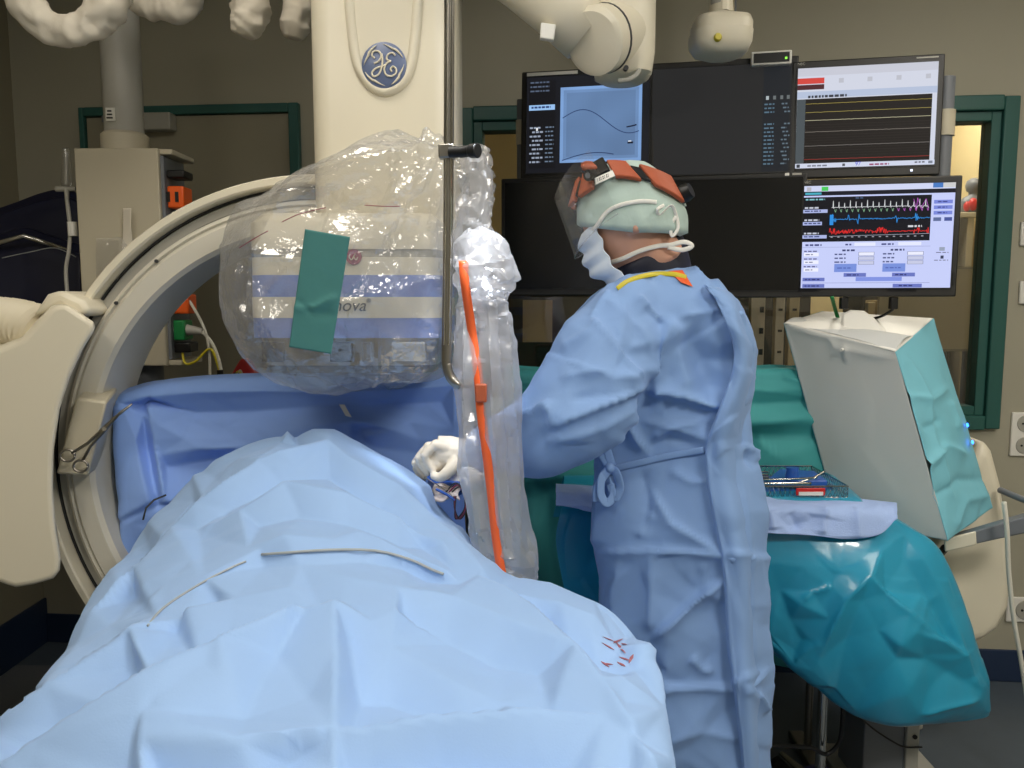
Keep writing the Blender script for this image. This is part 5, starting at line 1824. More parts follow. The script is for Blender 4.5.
# pale blue towel along its front edge
cg = []
for j, (dy, Y) in enumerate(((-6, 2.03), (0, 1.970), (8, 1.945), (22, 1.935), (30, 1.93))):
    cg.append([tuple(P(x, y + dy * s, Y)) for x, y, s in ((556, 487, .6), (590, 490, .7), (650, 498, .8), (720, 500, .9), (770, 503, 1.0), (810, 505, 1.0), (850, 506, 1.1), (880, 507, .9), (897, 506, .4))])
o = cloth('folded_towel', cg, (50, 150), 'towel_blue', creases=[([(770, 510), (772, 530)], .008, 5, 'r'), ([(790, 512), (800, 530)], -.006, 6, 'r'), ([(826, 508), (822, 535)], .008, 6, 's'), ([(856, 508), (858, 540)], .006, 6, 'r')], facets=[(40, .006, 33)], thick=.003)
tag(o, 'pale blue paper towel folded over the front edge of the instrument table', 'towel')
# instrument basket
def tp(px, py, dz=0.0):
    return Pz(px, py, ZT + .004 + dz)
t = thing('instrument_basket', 'steel wire mesh basket of instruments on the draped table', 'basket', (.7, 2.1, ZT))
bx0, bx1, by0, by1, bh = .58, .865, 2.02, 2.27, .030
zb_ = ZT + .008
for k, (p0, p1) in enumerate((((bx0, by0), (bx1, by0)), ((bx1, by0), (bx1, by1)), ((bx1, by1), (bx0, by1)), ((bx0, by1), (bx0, by0)))):
    g = G()
    for z in (zb_, zb_ + bh):
        g.tube([(*p0, z), (*p1, z)], .0022, 6)
    n_ = 22
    for j in range(n_ + 1):
        f = j / n_
        for s_ in (-1, 1):
            f2 = min(1, max(0, f + s_ / n_))
            g.tube([(p0[0] + (p1[0] - p0[0]) * f, p0[1] + (p1[1] - p0[1]) * f, zb_), (p0[0] + (p1[0] - p0[0]) * f2, p0[1] + (p1[1] - p0[1]) * f2, zb_ + bh)], .0009, 4, cap=False)
    g.obj('mesh_side', 'chrome', t, smooth=0)['kind'] = 'stuff'
G().box(((bx0 + bx1) / 2, (by0 + by1) / 2, zb_ - .002), (bx1 - bx0, by1 - by0, .003)).obj('base_sheet', 'tray_blue', t)
def inst(name, label, pts, r, mt='chrome', cat='instrument'):
    o = G().tube(spline(pts, 4), r, 8).obj(name, mt, smooth=180)
    return tag(o, label, cat)
hz = ZT + .034
inst('long_forceps', 'long steel forceps lying across the front of the wire basket', [(.60, 2.05, hz + .004), (.70, 2.04, hz + .007), (.78, 2.05, hz + .004)], .004)
inst('needle_holder', 'slim needle holder with bright tip in the wire basket', [(.57, 2.10, hz + .006), (.66, 2.08, hz + .008), (.75, 2.07, hz + .012), (.80, 2.06, hz + .018)], .003)
inst('scissors_blade', 'steel scissors blade at the back of the wire basket', [(.56, 2.2, hz), (.64, 2.21, hz + .006), (.70, 2.22, hz)], .005)
inst('dissecting_forceps', 'thin dissecting forceps with raised tip at the basket corner', [(.76, 2.08, hz), (.80, 2.09, hz + .010), (.835, 2.10, hz + .026)], .0028)
inst('retractor', 'broad curved steel retractor beside the surgeon in the basket', [(.56, 2.13, hz + .01), (.60, 2.12, hz + .02), (.64, 2.14, hz + .012), (.68, 2.16, hz)], .007)
for k in range(4):
    y = 2.09 + .035 * k
    g = G()
    c0 = Vector((.585 + .01 * k, y, hz + .006))
    g.tube([c0 + Vector((.014 * math.cos(a), .010 * math.sin(a), .003 * math.sin(a))) for a in [2 * math.pi * i / 16 for i in range(17)]], .0022, 6)
    g.tube([c0 + Vector((.014, 0, 0)), c0 + Vector((.10, .004, -.004))], .0026, 6)
    tag(g.obj('artery_clamp', 'chrome', smooth=180), 'ring handled artery clamp among those bunched in the basket', 'clamp', 'ring handled clamps in the basket')
t = thing('kidney_dish', 'blue plastic dish standing in the wire basket', 'dish', (.74, 2.17, hz - .02))
g = G()
g.prism([(.69, 2.12, hz - .02), (.845, 2.10, hz - .02), (.855, 2.22, hz - .02), (.76, 2.245, hz - .02)], (0, 0, .022))
g.obj('dish_body', 'tray_blue', t, bevel=.006)
g = G()
g.loft([[Vector((.752 + w * math.cos(a), 2.11 + .012 * math.sin(a), hz + h)) for a in [2 * math.pi * k / 16 for k in range(16)]] for h, w in ((.0, .018), (.012, .019), (.026, .016), (.034, .018))])
g.obj('cup', 'tray_blue', t)
t = thing('count_tag', 'red and white count label clipped to the basket front', 'tag', (.76, 2.015, ZT))
a = Pz(816, 502, ZT + .012)
G().box((.765, 2.010, ZT + .026), (.075, .004, .020)).obj('red_plate', 'red', t, bevel=.002)
G().box((.765, 2.007, ZT + .022), (.062, .003, .009)).obj('paper_strip', 'white_plastic', t)

# ================================================================== DRAPED LATERAL DETECTOR
t = thing('lateral_detector', 'tilted side detector under white and aqua drape beside the instrument table', 'X-ray detector', P(940, 545, 2.420))
FT = [P(784, 323, 2.440), P(895, 351, 2.230), P(948, 541, 2.190), P(838, 520, 2.410)]
BK = [P(823, 311, 2.620), P(934, 318, 2.470), P(992, 508, 2.430), P(885, 490, 2.610)]
def lerp(a, b, f):
    return a + (b - a) * f
def patch(a, b, c, d, nu, nv, bulge, nrm):
    out = []
    for i in range(nu):
        u = i / (nu - 1)
        out.append([tuple(lerp(lerp(a, b, u), lerp(d, c, u), j / (nv - 1)) + nrm * bulge * math.sin(math.pi * u) * math.sin(math.pi * j / (nv - 1))) for j in range(nv)])
    return out
nf = (FT[1] - FT[0]).cross(FT[3] - FT[0]).normalized()
if nf.y > 0:
    nf = -nf
G().hexa([lerp(p, (FT[0] + BK[2]) / 2, .09) for p in FT] + [lerp(p, (FT[0] + BK[2]) / 2, .09) for p in BK]).obj('detector_box', 'white_plastic', t, bevel=.02)
cre = [([(790, 328), (830, 338), (835, 348), (895, 358)], .004, 5, 'r'), ([(845, 345), (846, 362)], .004, 3, 'r')]
cloth('front_drape', patch(*FT, 4, 5, .006, nf), (50, 70), 'white_panel_drape', t, creases=cre, facets=[(24, .002, 44)], thick=.0015)
sd = [FT[1], BK[1], BK[2], FT[2]]
ns = (sd[1] - sd[0]).cross(sd[3] - sd[0]).normalized()
if ns.x < 0:
    ns = -ns
cre = [([(905, 395), (930, 400), (950, 385)], .006, 5, 'r'), ([(920, 430), (940, 420)], -.005, 4, 'r'), ([(920, 470), (945, 445), (970, 455)], .007, 6, 's'), ([(955, 530), (965, 500), (990, 495)], .006, 5, 'r'),
       ([(910, 360), (925, 390), (935, 440), (955, 500)], .006, 9, 's'), ([(950, 400), (960, 430)], .005, 4, 'r'), ([(930, 500), (960, 480), (985, 480)], -.006, 5, 'r')]
cloth('side_drape', patch(*sd, 5, 6, .016, ns), (50, 80), 'aqua_drape', t, creases=cre, facets=[(50, .004, 45)], thick=.0015)
# left edge and folded rim of the drape
ed = [FT[0], FT[3], BK[3], BK[0]]
cloth('left_drape', patch(FT[0], BK[0], BK[3], FT[3], 4, 5, .004, -ns), (20, 40), 'aqua_drape', t, thick=.0015)
g = G()
upv = Vector((0, 0, 1))
g.hexa([FT[0] + Vector((.0, -.003, .002)), FT[1] + Vector((0, -.003, .002)), FT[1] + Vector((0, -.003, -.004)), FT[0] + Vector((0, -.003, -.004)), BK[0], BK[1], BK[1] - upv * .006, BK[0] - upv * .006])
g.obj('top_cover', 'white_plastic', t, bevel=.004)
rim = [[tuple(FT[0]), tuple(lerp(FT[0], FT[1], .4) + upv * .004), tuple(lerp(FT[0], FT[1], .7) + upv * .006), tuple(FT[1])]]
rim.append([tuple(lerp(FT[0], BK[0], .2) + upv * .01), tuple(lerp(lerp(FT[0], FT[1], .4), lerp(BK[0], BK[1], .4), .2) + upv * .003), tuple(lerp(lerp(FT[0], FT[1], .7), lerp(BK[0], BK[1], .7), .2) + upv * .012), tuple(lerp(FT[1], BK[1], .2) + upv * .012)])
rim.append([tuple(lerp(FT[0], BK[0], .4) + upv * .004), tuple(lerp(lerp(FT[0], FT[1], .4), lerp(BK[0], BK[1], .4), .4) + upv * .002), tuple(lerp(lerp(FT[0], FT[1], .7), lerp(BK[0], BK[1], .7), .4) + upv * .002), tuple(lerp(FT[1], BK[1], .4) + upv * .004)])
cloth('drape_rim', rim, (20, 40), 'white_panel_drape', t, facets=[(16, .003, 47)], thick=.001)
# moulded carrying handle on top
ha = [P(841, 330, 2.410), P(842, 314, 2.410), P(850, 310, 2.410), P(864, 311, 2.400), P(874, 318, 2.390), P(884, 328, 2.370), P(888, 334, 2.360), P(876, 336, 2.360), P(858, 332, 2.380)]
g = G()
g.prism(ha, (.02, .045, 0))
g.obj('handle', 'white_plastic', t, bevel=.008, bseg=3)
a = P(843, 349, 2.310)
G().tube([a + nf * .004, a + nf * .014], .0045, 10).obj('hook', 'white_plastic', t)
st = BVHTree.FromPolygons(sd, [(0, 1, 2, 3)])
for x, y in ((960, 426), (965, 443)):
    p = hit(x, y, st, .020)
    G().tube([p, p + ns * .003], .006, 12).obj('status_light', 'led_blue', t)
# housing behind it
t = thing('lateral_gantry', 'cream rounded gantry housing below the side detector', 'X-ray gantry', (1.50, 2.72, 0))
prof = [(950, 520), (968, 470), (984, 438), (994, 452), (1003, 486), (1010, 530), (1013, 575), (1011, 608), (1000, 630), (985, 641), (966, 646), (945, 640), (932, 600), (930, 555)]
g = G()
g.prism([P(x, y, 2.50) for x, y in prof], (.05, .34, 0))
g.obj('rounded_housing', 'cream', t, bevel=.035, bseg=5)
G().box((1.38, 2.80, .40), (.14, .2, .80)).obj('stand', 'cream_grey', t, bevel=.02)
G().box((1.36, 2.80, .03), (.16, .3, .06)).obj('foot_plate', 'cream_grey', t, bevel=.015)
g = G()
g.hexa([P(944, 540, 2.270), P(1040, 512, 2.190), P(1040, 530, 2.190), P(944, 551, 2.270), P(944, 536, 2.330), P(1040, 508, 2.250), P(1040, 526, 2.250), P(944, 547, 2.330)])
rail = g.obj('side_rail', 'mid_grey', t, bevel=.004)
g = G()
g.hexa([P(944, 539, 2.265), P(976, 531, 2.240), P(977, 545, 2.240), P(945, 552, 2.265), P(944, 536, 2.340), P(976, 529, 2.310), P(977, 541, 2.310), P(945, 549, 2.340)])
g.obj('rail_cap', 'cream', rail, bevel=.004)
G().tube([P(945, 548, 2.370), P(938, 556, 2.420), P(940, 575, 2.470)], .012, 10).obj('lock_knob', 'black', t)
G().tube([P(1000, 490, 2.470), P(1024, 500, 2.370), P(1060, 506, 2.270)], .010, 10).obj('rear_bar', 'mid_grey', t)
tag(G().tube(spline([P(1004, 502, 2.170), P(1007, 530, 2.170), P(1009, 575, 2.190), P(1014, 620, 2.210), P(1021, 660, 2.230), P(1027, 700, 2.250), P(1031, 735, 2.27), Vector((P(1032, 740, 2.27).x, 2.28, .012)), Vector((P(1060, 740, 2.27).x, 2.30, .012))], 8), .0065, 8).obj('cable', 'cable_white', smooth=180), 'white cable hanging down past the grey side rail', 'cable')
# grey pedestal below the table drape
t = thing('grey_pedestal', 'grey pedestal with pale edge plate standing under the cyan drape', 'pedestal', (P(885, 750, 2.3).x, 2.4, 0))
a, b = P(864, 740, 2.28), P(905, 740, 2.28)
G().box(((a.x + b.x) / 2, 2.37, .36), (b.x - a.x, .18, .72)).obj('body', 'mid_grey', t, bevel=.004)
c_ = P(912, 740, 2.27)
G().box((c_.x + .003, 2.36, .36), (.040, .18, .72)).obj('edge_plate', 'light_grey', t, bevel=.004)
a = P(915, 737, 2.268)
G().tube([a + Vector((0, .004, 0)), a + Vector((0, -.002, 0))], .007, 12).obj('hole', 'black', t)
G().box((c_.x - .02, 2.36, .015), (.32, .34, .03)).obj('foot', 'light_grey', t, bevel=.005)
tag(G().tube(spline([P(858, 716, 2.22), P(875, 730, 2.24), P(892, 741, 2.25), P(905, 747, 2.26), P(922, 747, 2.26)], 6), .003, 8).obj('cable', 'black', smooth=180), 'thin black cable across the face of the grey pedestal', 'cable')
tag(G().tube(spline([P(770, 745, 2.0), P(790, 746, 2.05), P(812, 748, 2.08), P(826, 754, 2.10), P(838, 744, 2.1), P(842, 725, 2.1), P(843, 700, 2.1)], 8), .006, 8).obj('cable', 'black', smooth=180), 'thick black cable looping around the table column', 'cable')

# ================================================================== SURGEON
HC = P(630, 221, 1.77)                                   # middle of the head
hyaw, hp = Vector((-.97, .20, 0)).normalized(), math.radians(25)
hf = hyaw * math.cos(hp) - Vector((0, 0, 1)) * math.sin(hp)
hl = Vector((0, 0, 1)).cross(hyaw).normalized()
hu = hf.cross(hl).normalized()
HR = Matrix((hf, hl, hu)).transposed()
def H(x, y, z):
    return HC + HR @ Vector((x, y, z))
def gauss(d, c, w):
    c = Vector(c).normalized()
    return math.exp(-((d - c).length / w) ** 2)
def head_pt(d):
    x, y, z = d.x * .098, d.y * .076, d.z * .115
    if d.z < 0:
        k = -d.z
        y *= 1 - .34 * k ** 1.5
        x = x * (1 - .62 * k) if d.x < 0 else x * (1 - .06 * k)
        z *= 1.06
    r = .024 * gauss(d, (1, 0, -.18), .16) + .012 * gauss(d, (.72, 0, -.8), .25) + .007 * gauss(d, (.95, 0, -.55), .18) + .005 * gauss(d, (1, 0, .22), .3)
    for s in (-1, 1):
        r -= .010 * gauss(d, (.92, s * .36, .02), .14)
        r += .004 * gauss(d, (.8, s * .55, -.15), .2)
    return Vector((x, y, z)) + Vector((r, 0, 0)) * 1.0

person = thing('person', 'surgeon in blue gown, head visor and mask working over the patient', 'person', (P(680, 500, 1.80).x, 1.80, 0))
NECK = P(655, 268, 1.80)
sh_l, el_l, wr_l = P(624, 322, 1.72), P(574, 418, 1.64), P(474, 455, 1.70)
sh_r, el_r, wr_r = P(612, 322, 1.90), P(560, 405, 1.98), P(478, 470, 1.84)
hipx = P(680, 470, 1.80)
g = G()
rings = []
for i in range(33):
    ph = math.pi * (.015 + .97 * i / 32)
    rings.append([HC + HR @ head_pt(Vector((math.sin(ph) * math.cos(a), math.sin(ph) * math.sin(a), -math.cos(ph)))) for a in [2 * math.pi * k / 48 for k in range(48)]])
g.loft(rings)
for s in (-1, 1):
    e = H(-.006, s * .077, -.008)
    g.ball(e, .030, sx=.62, sy=.34, sz=1.05, rot=HR)
    g.ball(e + HR @ Vector((-.002, s * .004, -.018)), .014, rot=HR)
g.tube([H(-.015, 0, -.04), H(-.03, 0, -.09), NECK, NECK - Vector((0, 0, .08))], [.056, .050, .050, .055], 20)
g.tube([NECK - Vector((0, 0, .02)), P(660, 310, 1.80), P(670, 380, 1.80), P(676, 440, 1.80), P(680, 500, 1.80)], [.06, .115, .115, .105, .12], 24)
g.tube([NECK - Vector((0, 0, .06)), sh_l, lerp(sh_l, el_l, .5), el_l, lerp(el_l, wr_l, .5), wr_l], [.05, .055, .048, .042, .036, .026], 16)
g.tube([NECK - Vector((0, 0, .06)), sh_r, lerp(sh_r, el_r, .5), el_r, lerp(el_r, wr_r, .5), wr_r], [.05, .055, .048, .042, .036, .026], 16)
for dx, dy in ((-.075, -.02), (.085, .03)):
    hx, hy = hipx.x + dx, 1.80 + dy
    g.tube([(hx, hy, 1.0), (hx, hy, .8), (hx + .005, hy - .01, .5), (hx + .01, hy + .01, .3), (hx + .01, hy + .02, .085)], [.10, .085, .06, .055, .042], 16)
V, N, F = remeshed(g, .0055, 3)
body = add('body', V, F, 'skin', person, smooth=180)
for s in (-1, 1):
    e = G().ball(H(.084, s * .031, .004), .012, rot=HR).obj('eye', 'eye_white', person, smooth=180)
    G().ball(H(.0935, s * .031, .002), .0055, rot=HR).obj('iris', 'hair', e, smooth=180)
    G().tube([H(.088, s * .016, .026), H(.090, s * .034, .031), H(.080, s * .052, .026)], [.003, .004, .002], 8, flat=.6).obj('eyebrow', 'hair', person, smooth=180)
    fx, fy = hipx.x + (-.075 if s < 0 else .085) + .01, 1.80 + (-.02 if s < 0 else .03) + .02
    g = G()
    fd = Vector((-.86, .5, 0)).normalized()
    sd_ = Vector((-fd.y, fd.x, 0))
    rr_ = []
    for f, w, h in ((-.07, .030, .06), (-.05, .040, .075), (.0, .042, .085), (.06, .043, .07), (.13, .046, .05), (.18, .036, .04), (.20, .015, .03)):
        rr_.append([Vector((fx, fy, 0)) + fd * f + sd_ * w * math.cos(a) + Vector((0, 0, max(0, h / 2 + h / 2 * math.sin(a)))) for a in [2 * math.pi * k / 16 for k in range(16)]])
    g.loft(rr_)
    g.obj('shoe', 'white_plastic', person, smooth=60)

# gown: torso, skirt and sleeves grown together
g = G()
tor = [(267, 640, 690, 1.80, .062), (273, 624, 704, 1.80, .085), (284, 604, 722, 1.80, .108), (305, 592, 737, 1.79, .128), (335, 590, 747, 1.78, .137), (375, 594, 751, 1.78, .137), (410, 598, 749, 1.785, .132), (445, 600, 750, 1.79, .13),
       (485, 594, 757, 1.79, .138), (540, 593, 764, 1.79, .148), (600, 595, 767, 1.79, .155), (680, 597, 768, 1.79, .16), (770, 599, 770, 1.79, .165), (860, 600, 773, 1.79, .17)]
TR = cr_axis(np.array(tor, float), 60)
g.loft([ring(r[1], r[2], r[0], r[3], r[4], 56, 2.3) for r in TR])
g.tube(spline([P(640, 300, 1.75), P(622, 325, 1.715), P(598, 366, 1.665), P(574, 408, 1.635), P(548, 430, 1.635), P(520, 441, 1.65), P(494, 448, 1.675), P(476, 453, 1.695)], 6), list(np.interp(np.linspace(0, 1, 43), np.linspace(0, 1, 8), [.075, .092, .104, .104, .088, .070, .056, .042])), 32)
g.tube(spline([P(640, 305, 1.85), P(612, 318, 1.88), P(592, 352, 1.92), P(570, 395, 1.95), P(530, 430, 1.91), P(490, 460, 1.86)], 6), list(np.interp(np.linspace(0, 1, 31), np.linspace(0, 1, 6), [.07, .078, .076, .070, .056, .040])), 24)
V, N, F = remeshed(g, .0066, 12)
cre = [([(591, 318), (615, 345), (644, 382)], .006, 5, 's'),
       ([(644, 384), (600, 405), (552, 426)], .016, 12, 's'),
       ([(720, 408), (680, 396), (646, 390)], .016, 11, 's'),
       ([(677, 318), (660, 345), (645, 380)], .012, 10, 'r'),
       ([(677, 318), (715, 312), (738, 345)], .010, 8, 'r'),
       ([(684, 330), (705, 360), (716, 400)], -.014, 16, 'g'),
       ([(677, 322), (680, 355), (690, 390)], .007, 8, 'r'),
       ([(742, 800), (742, 768), (735, 690), (729, 637), (724, 566), (712, 500), (707, 455), (722, 402), (733, 360), (730, 338)], .020, 26, 's'),
       ([(596, 552), (649, 549), (720, 552), (765, 556)], .009, 10, 's'),
       ([(651, 547), (651, 634)], .009, 9, 'r'), ([(651, 638), (685, 608), (720, 576)], .013, 8, 's'),
       ([(664, 688), (731, 684), (765, 667)], .009, 9, 's'),
       ([(652, 491), (670, 522), (718, 551)], .011, 12, 's'),
       ([(639, 538), (652, 512)], .006, 5, 'r'), ([(742, 688), (752, 690), (766, 710)], .010, 6, 's'),
       ([(690, 655), (700, 668), (712, 672)], .008, 5, 'r'), ([(640, 470), (648, 500), (645, 535)], -.008, 9, 'r'),
       ([(551, 402), (554, 415), (552, 428)], .010, 5, 'r'), ([(522, 416), (538, 412), (551, 402)], .008, 5, 's'),
       ([(560, 380), (600, 372), (640, 378)], .008, 9, 'r'), ([(545, 440), (600, 425), (640, 400)], .009, 9, 'r'),
       ([(560, 350), (590, 335), (600, 320)], .006, 6, 'r'), ([(570, 400), (610, 395), (635, 386)], -.007, 8, 'r'),
       ([(635, 297), (650, 312), (660, 322)], .008, 5, 'r'), ([(644, 308), (655, 320), (664, 326)], -.006, 5, 'r'),
       ([(610, 290), (600, 305), (592, 320)], .006, 5, 'r'), ([(606, 300), (640, 330), (648, 352)], .006, 9, 'r'),
       ([(640, 420), (680, 430), (712, 440)], .006, 6, 'r'), ([(650, 440), (675, 425), (705, 420)], .006, 5, 'r'), ([(640, 452), (670, 440), (700, 446)], -.005, 5, 'r'),
       ([(628, 410), (640, 440), (650, 455)], .012, 8, 's'), ([(620, 430), (612, 460), (608, 475)], .010, 6, 'r'),
       ([(605, 480), (600, 520), (598, 550)], .010, 8, 'r'), ([(690, 265), (715, 295), (742, 325)], .010, 8, 's'),
       ([(752, 400), (742, 440), (748, 470)], -.012, 8, 'r'), ([(740, 445), (752, 450), (756, 462)], .010, 5, 's'),
       ([(735, 470), (745, 560), (750, 660)], .006, 12, 'r'), ([(670, 470), (690, 482), (706, 480)], .005, 5, 'r'),
       ([(700, 560), (705, 590), (720, 600)], .006, 6, 'r'), ([(620, 560), (612, 600), (618, 650)], .008, 12, 'r'),
       ([(660, 740), (700, 730), (735, 738)], .006, 9, 'r')]
vw = CAMP - V
vw /= np.linalg.norm(vw, axis=1, keepdims=True)
front = np.clip((N * vw).sum(1) * 5, 0, 1)
disp = crease_field(pix(V), cre) * front
px_ = pix(V)
u = (px_[:, 0] - 480) / 320
v = (px_[:, 1] - 240) / 320
disp += .012 * facet_field(np.clip(u, 0, 1), np.clip(v, 0, 2.1), 90, 51, 2.1) + .0062 * facet_field(np.clip(u, 0, 1), np.clip(v, 0, 2.1), 420, 52, 2.1)
V = V + N * disp[:, None]
gown = add('gown', V, F, 'gown_blue', person, smooth=180)
gtree = bvh_of(gown)
# turned-back edge of the gown
cg = []
for y, xi, xm, xo in ((286, 704, 716, 722), (300, 713, 730, 738), (322, 724, 740, 748), (345, 731, 746, 756), (370, 731, 747, 757), (400, 722, 740, 753), (428, 713, 732, 748), (450, 707, 726, 748), (480, 709, 733, 755), (520, 715, 740, 762), (566, 724, 746, 766), (637, 729, 750, 768), (690, 735, 753, 769), (768, 742, 757, 771), (850, 746, 760, 773)):
    a = hit(xi, y, gtree, .006) or P(xi, y, 1.70)
    d = a.y
    k = 1.0 if y < 450 else .45
    e = hit(xm, y, gtree, .008) or P(xm, y, d + .02)
    cg.append([tuple(a), tuple(P(xi + 3, y, d - .022 * k)), tuple(P(xm, y, min(d - .012, e.y) if y < 450 else e.y - .004)), tuple(P(xo, y, 1.765)), tuple(P(xo - 2, y, 1.83))])
cloth('gown_flap', cg, (190, 50), 'gown_blue', gown, facets=[(120, .004, 71)], creases=[([(722, 552), (765, 556)], .005, 7, 's'), ([(731, 684), (768, 667)], .005, 6, 's'), ([(742, 688), (752, 690), (766, 710)], .006, 4, 's')], thick=.0015)
# tie belt and bow
def ribbon(name, pts, w, off=.004, parent=gown, mat='gown_blue', n=6, tree=gtree, tilt=(0, 0, 1)):
    sm = on(tree, pts, off, n) if tree is not None else spline(pts, n)
    g = G()
    g.tube(sm, w, 10, flat=.25, up=(0, -1, .1))
    return g.obj(name, mat, parent, smooth=180)
ribbon('belt', [(606, 472), (622, 467), (645, 461), (662, 457), (685, 453), (705, 450)], .0075)
bx = hit(612, 470, gtree, .012) or P(612, 470, 1.68)
def bpx(x, y, d=0.0):
    return Vector((P(x, y, bx.y + d).x, bx.y + d, P(x, y, bx.y + d).z))
for pts in ([(610, 468, 0), (602, 478, -.015), (601, 494, -.02), (607, 503, -.02), (614, 494, -.015), (613, 476, -.005)], [(611, 468, 0), (617, 474, -.02), (620, 488, -.02), (615, 498, -.018), (610, 484, -.01)], [(609, 466, 0), (600, 450, -.01), (597, 436, -.006)], [(612, 466, 0), (606, 446, -.012), (604, 430, -.004)], [(608, 470, -.01), (598, 486, -.015), (597, 502, -.015)]):
    g = G()
    g.tube(spline([bpx(*p) for p in pts], 6), .0095, 10, flat=.16, up=(0, -1, 0))
    g.obj('tie_loop', 'gown_blue', gown, smooth=180)
G().ball(bpx(610, 468, -.008), .011).obj('tie_knot', 'gown_blue', gown, smooth=180)
# collar and neck trim
CR = [(253, 616, 678, 1.80, .072), (259, 613, 682, 1.80, .078), (271, 613, 687, 1.80, .079), (290, 618, 690, 1.80, .074)]
CRr = cr_axis(np.array(CR, float), 16)
g = G()
rgs = []
for q_, r in enumerate(CRr):
    rg = ring(r[1], r[2], r[0], r[3], r[4], 48, 2.2)
    xm, wm = (rg[0].x + rg[24].x) / 2, (P(r[2], r[0], r[3]).x - P(r[1], r[0], r[3]).x) / 2
    rgs.append([p + Vector((0, 0, .042 * (1 - q_ / 15) * (p.x - xm) / wm)) for p in rg])
g.loft(rgs, cap=False)
V2 = np.array([tuple(v) for v in g.V])
add('lead_collar', V2, g.F, 'collar_navy', person, smooth=180, thick=.006)
ribbon('neck_trim', [(618, 290), (627, 283), (640, 278), (656, 275), (672, 275), (686, 278)], .0055, .003, mat='yellow')
q = [(668, 273), (682, 272), (692, 288), (681, 284)]
cl_ = [hit(x, y, gtree, .004) or P(x, y, 1.72) for x, y in q]
add('neck_tab', cl_, [(0, 1, 2, 3)], 'tape_orange', gown, thick=.001, smooth=0)

# cap
def S(a, e, k=1.0):
    return Vector((k * .105 * math.cos(e) * math.cos(a), k * .086 * math.cos(e) * math.sin(a), k * .122 * math.sin(e)))
rings = []
nA = 72
for j in range(26):
    f = j / 25
    rg = []
    for i in range(nA):
        a = 2 * math.pi * i / nA
        e0 = math.radians(-17 + (33 if math.cos(a) > 0 else 22) * math.cos(a))
        e = e0 + (math.radians(89) - e0) * f
        puff = 1.08 + .06 * max(0, -math.cos(a)) * (1 - f)
        puff += .016 * math.sin(a * 19) * max(0, 1 - 3 * f) + .05 * noise.noise(S(a, e) * 28)
        if j == 0:
            puff = 1.0
        rg.append(HC + HR @ S(a, e, puff))
    rings.append(rg)
g = G()
g.loft(rings, cap=False)
cap = g.obj('surgical_cap', 'cap_green', person, smooth=180)
ctree = bvh_of(cap)
# mask with pleats
cg = []
for j in range(9):
    f = j / 8
    z = .012 - .140 * f
    row_ = []
    for i in range(9):
        a = math.radians(-62 + 124 * i / 8)
        bul = .136 - .050 * max(0, f - .55) * 2 * f - .014 * (1 - f) + (.006 if j % 2 else -.004) - .020 * abs(2 * f - .7) ** 2 * .5
        row_.append(tuple(H(bul * math.cos(a * .9) - .002, .079 * math.sin(a) * (1 - .12 * f), z + .016 * abs(math.sin(a)) * (0.6 - f))))
    cg.append(row_)
mask = cloth('face_mask', cg, (60, 50), 'mask_blue', person, facets=[(26, .002, 61)], thick=.0015, flip=None)
def rb(name, pts, w, parent=mask):
    g = G()
    g.tube(spline(pts, 6), w, 8, flat=.3, up=(0, -1, 0))
    return g.obj(name, 'strap_white', parent, smooth=180)
def hc(x, y, off=.004, Yd=1.69):
    return hit(x, y, ctree, off) or hit(x, y, btr, off) or P(x, y, Yd)
btr = bvh_of(body)
rb('tie_strap', [hc(586, 238), hc(596, 226), hc(608, 212), hc(622, 205), hc(640, 202), hc(656, 203)], .0045)
rb('tie_strap', [hc(609, 262), hc(622, 258), hc(640, 250), hc(658, 246), P(670, 245, 1.70), P(684, 242, 1.70), P(692, 246, 1.70), P(682, 250, 1.70), P(668, 247, 1.70)], .0050)
rb('tie_loop', [hc(662, 206, .008), hc(656, 210, .010), P(660, 215, 1.68), hc(668, 207, .010), P(676, 215, 1.69), P(678, 228, 1.69), P(672, 236, 1.69), P(671, 226, 1.69), P(676, 216, 1.69)], .0036)
# headlight band with leather pads
band = thing('x', 'x', 'x', (0, 0, 0))
bpy.data.objects.remove(band)
def bel(a):
    c = math.cos(a)
    return math.radians(44 + 4 * math.sin(abs(a)) if c > 0 else 44 + 4 * math.sin(abs(a)) - 48 * (-c) ** 1.6)
def strip(name, a0, a1, hw, k0, k1, mat, parent, de=0.0, n=10, bevel=.003):
    g = G()
    rgs = []
    for i in range(n + 1):
        a = a0 + (a1 - a0) * i / n
        e = bel(a) + de
        rgs.append([HC + HR @ S(a, e + hw / .11, k0), HC + HR @ S(a, e + hw / .11, k1), HC + HR @ S(a, e - hw / .11, k1), HC + HR @ S(a, e - hw / .11, k0)])
    g.loft(rgs)
    return g.obj(name, mat, parent, bevel=bevel, smooth=50)
D = math.radians
band = strip('headlight_band', D(-179.9), D(179.9), .011, 1.13, 1.17, 'strap_white', person, n=72, bevel=0)
for a0, a1 in ((14, 34), (44, 68), (96, 118), (128, 156), (-34, -14), (-68, -44), (-118, -96), (-156, -128)):
    strip('leather_pad', D(a0), D(a1), .023, 1.165, 1.27, 'leather_brown', band)
strip('black_clip', D(34), D(44), .014, 1.165, 1.23, 'black', band)
strip('black_clip', D(119), D(127), .015, 1.165, 1.23, 'black', band)
strip('lamp_block', D(70), D(94), .021, 1.165, 1.30, 'black', band, de=.10)
lc = HC + HR @ S(D(72), bel(D(72)) - .02, 1.28)
ld_ = HR @ Vector((.5, .85, .0)).normalized()
G().tube([lc, lc + ld_ * .020], [.011, .012], 16).obj('lamp_knob', 'black', band)
G().tube([lc + ld_ * .020, lc + ld_ * .0215], [.006, .006], 16).obj('lamp_lens', 'mid_grey', band)
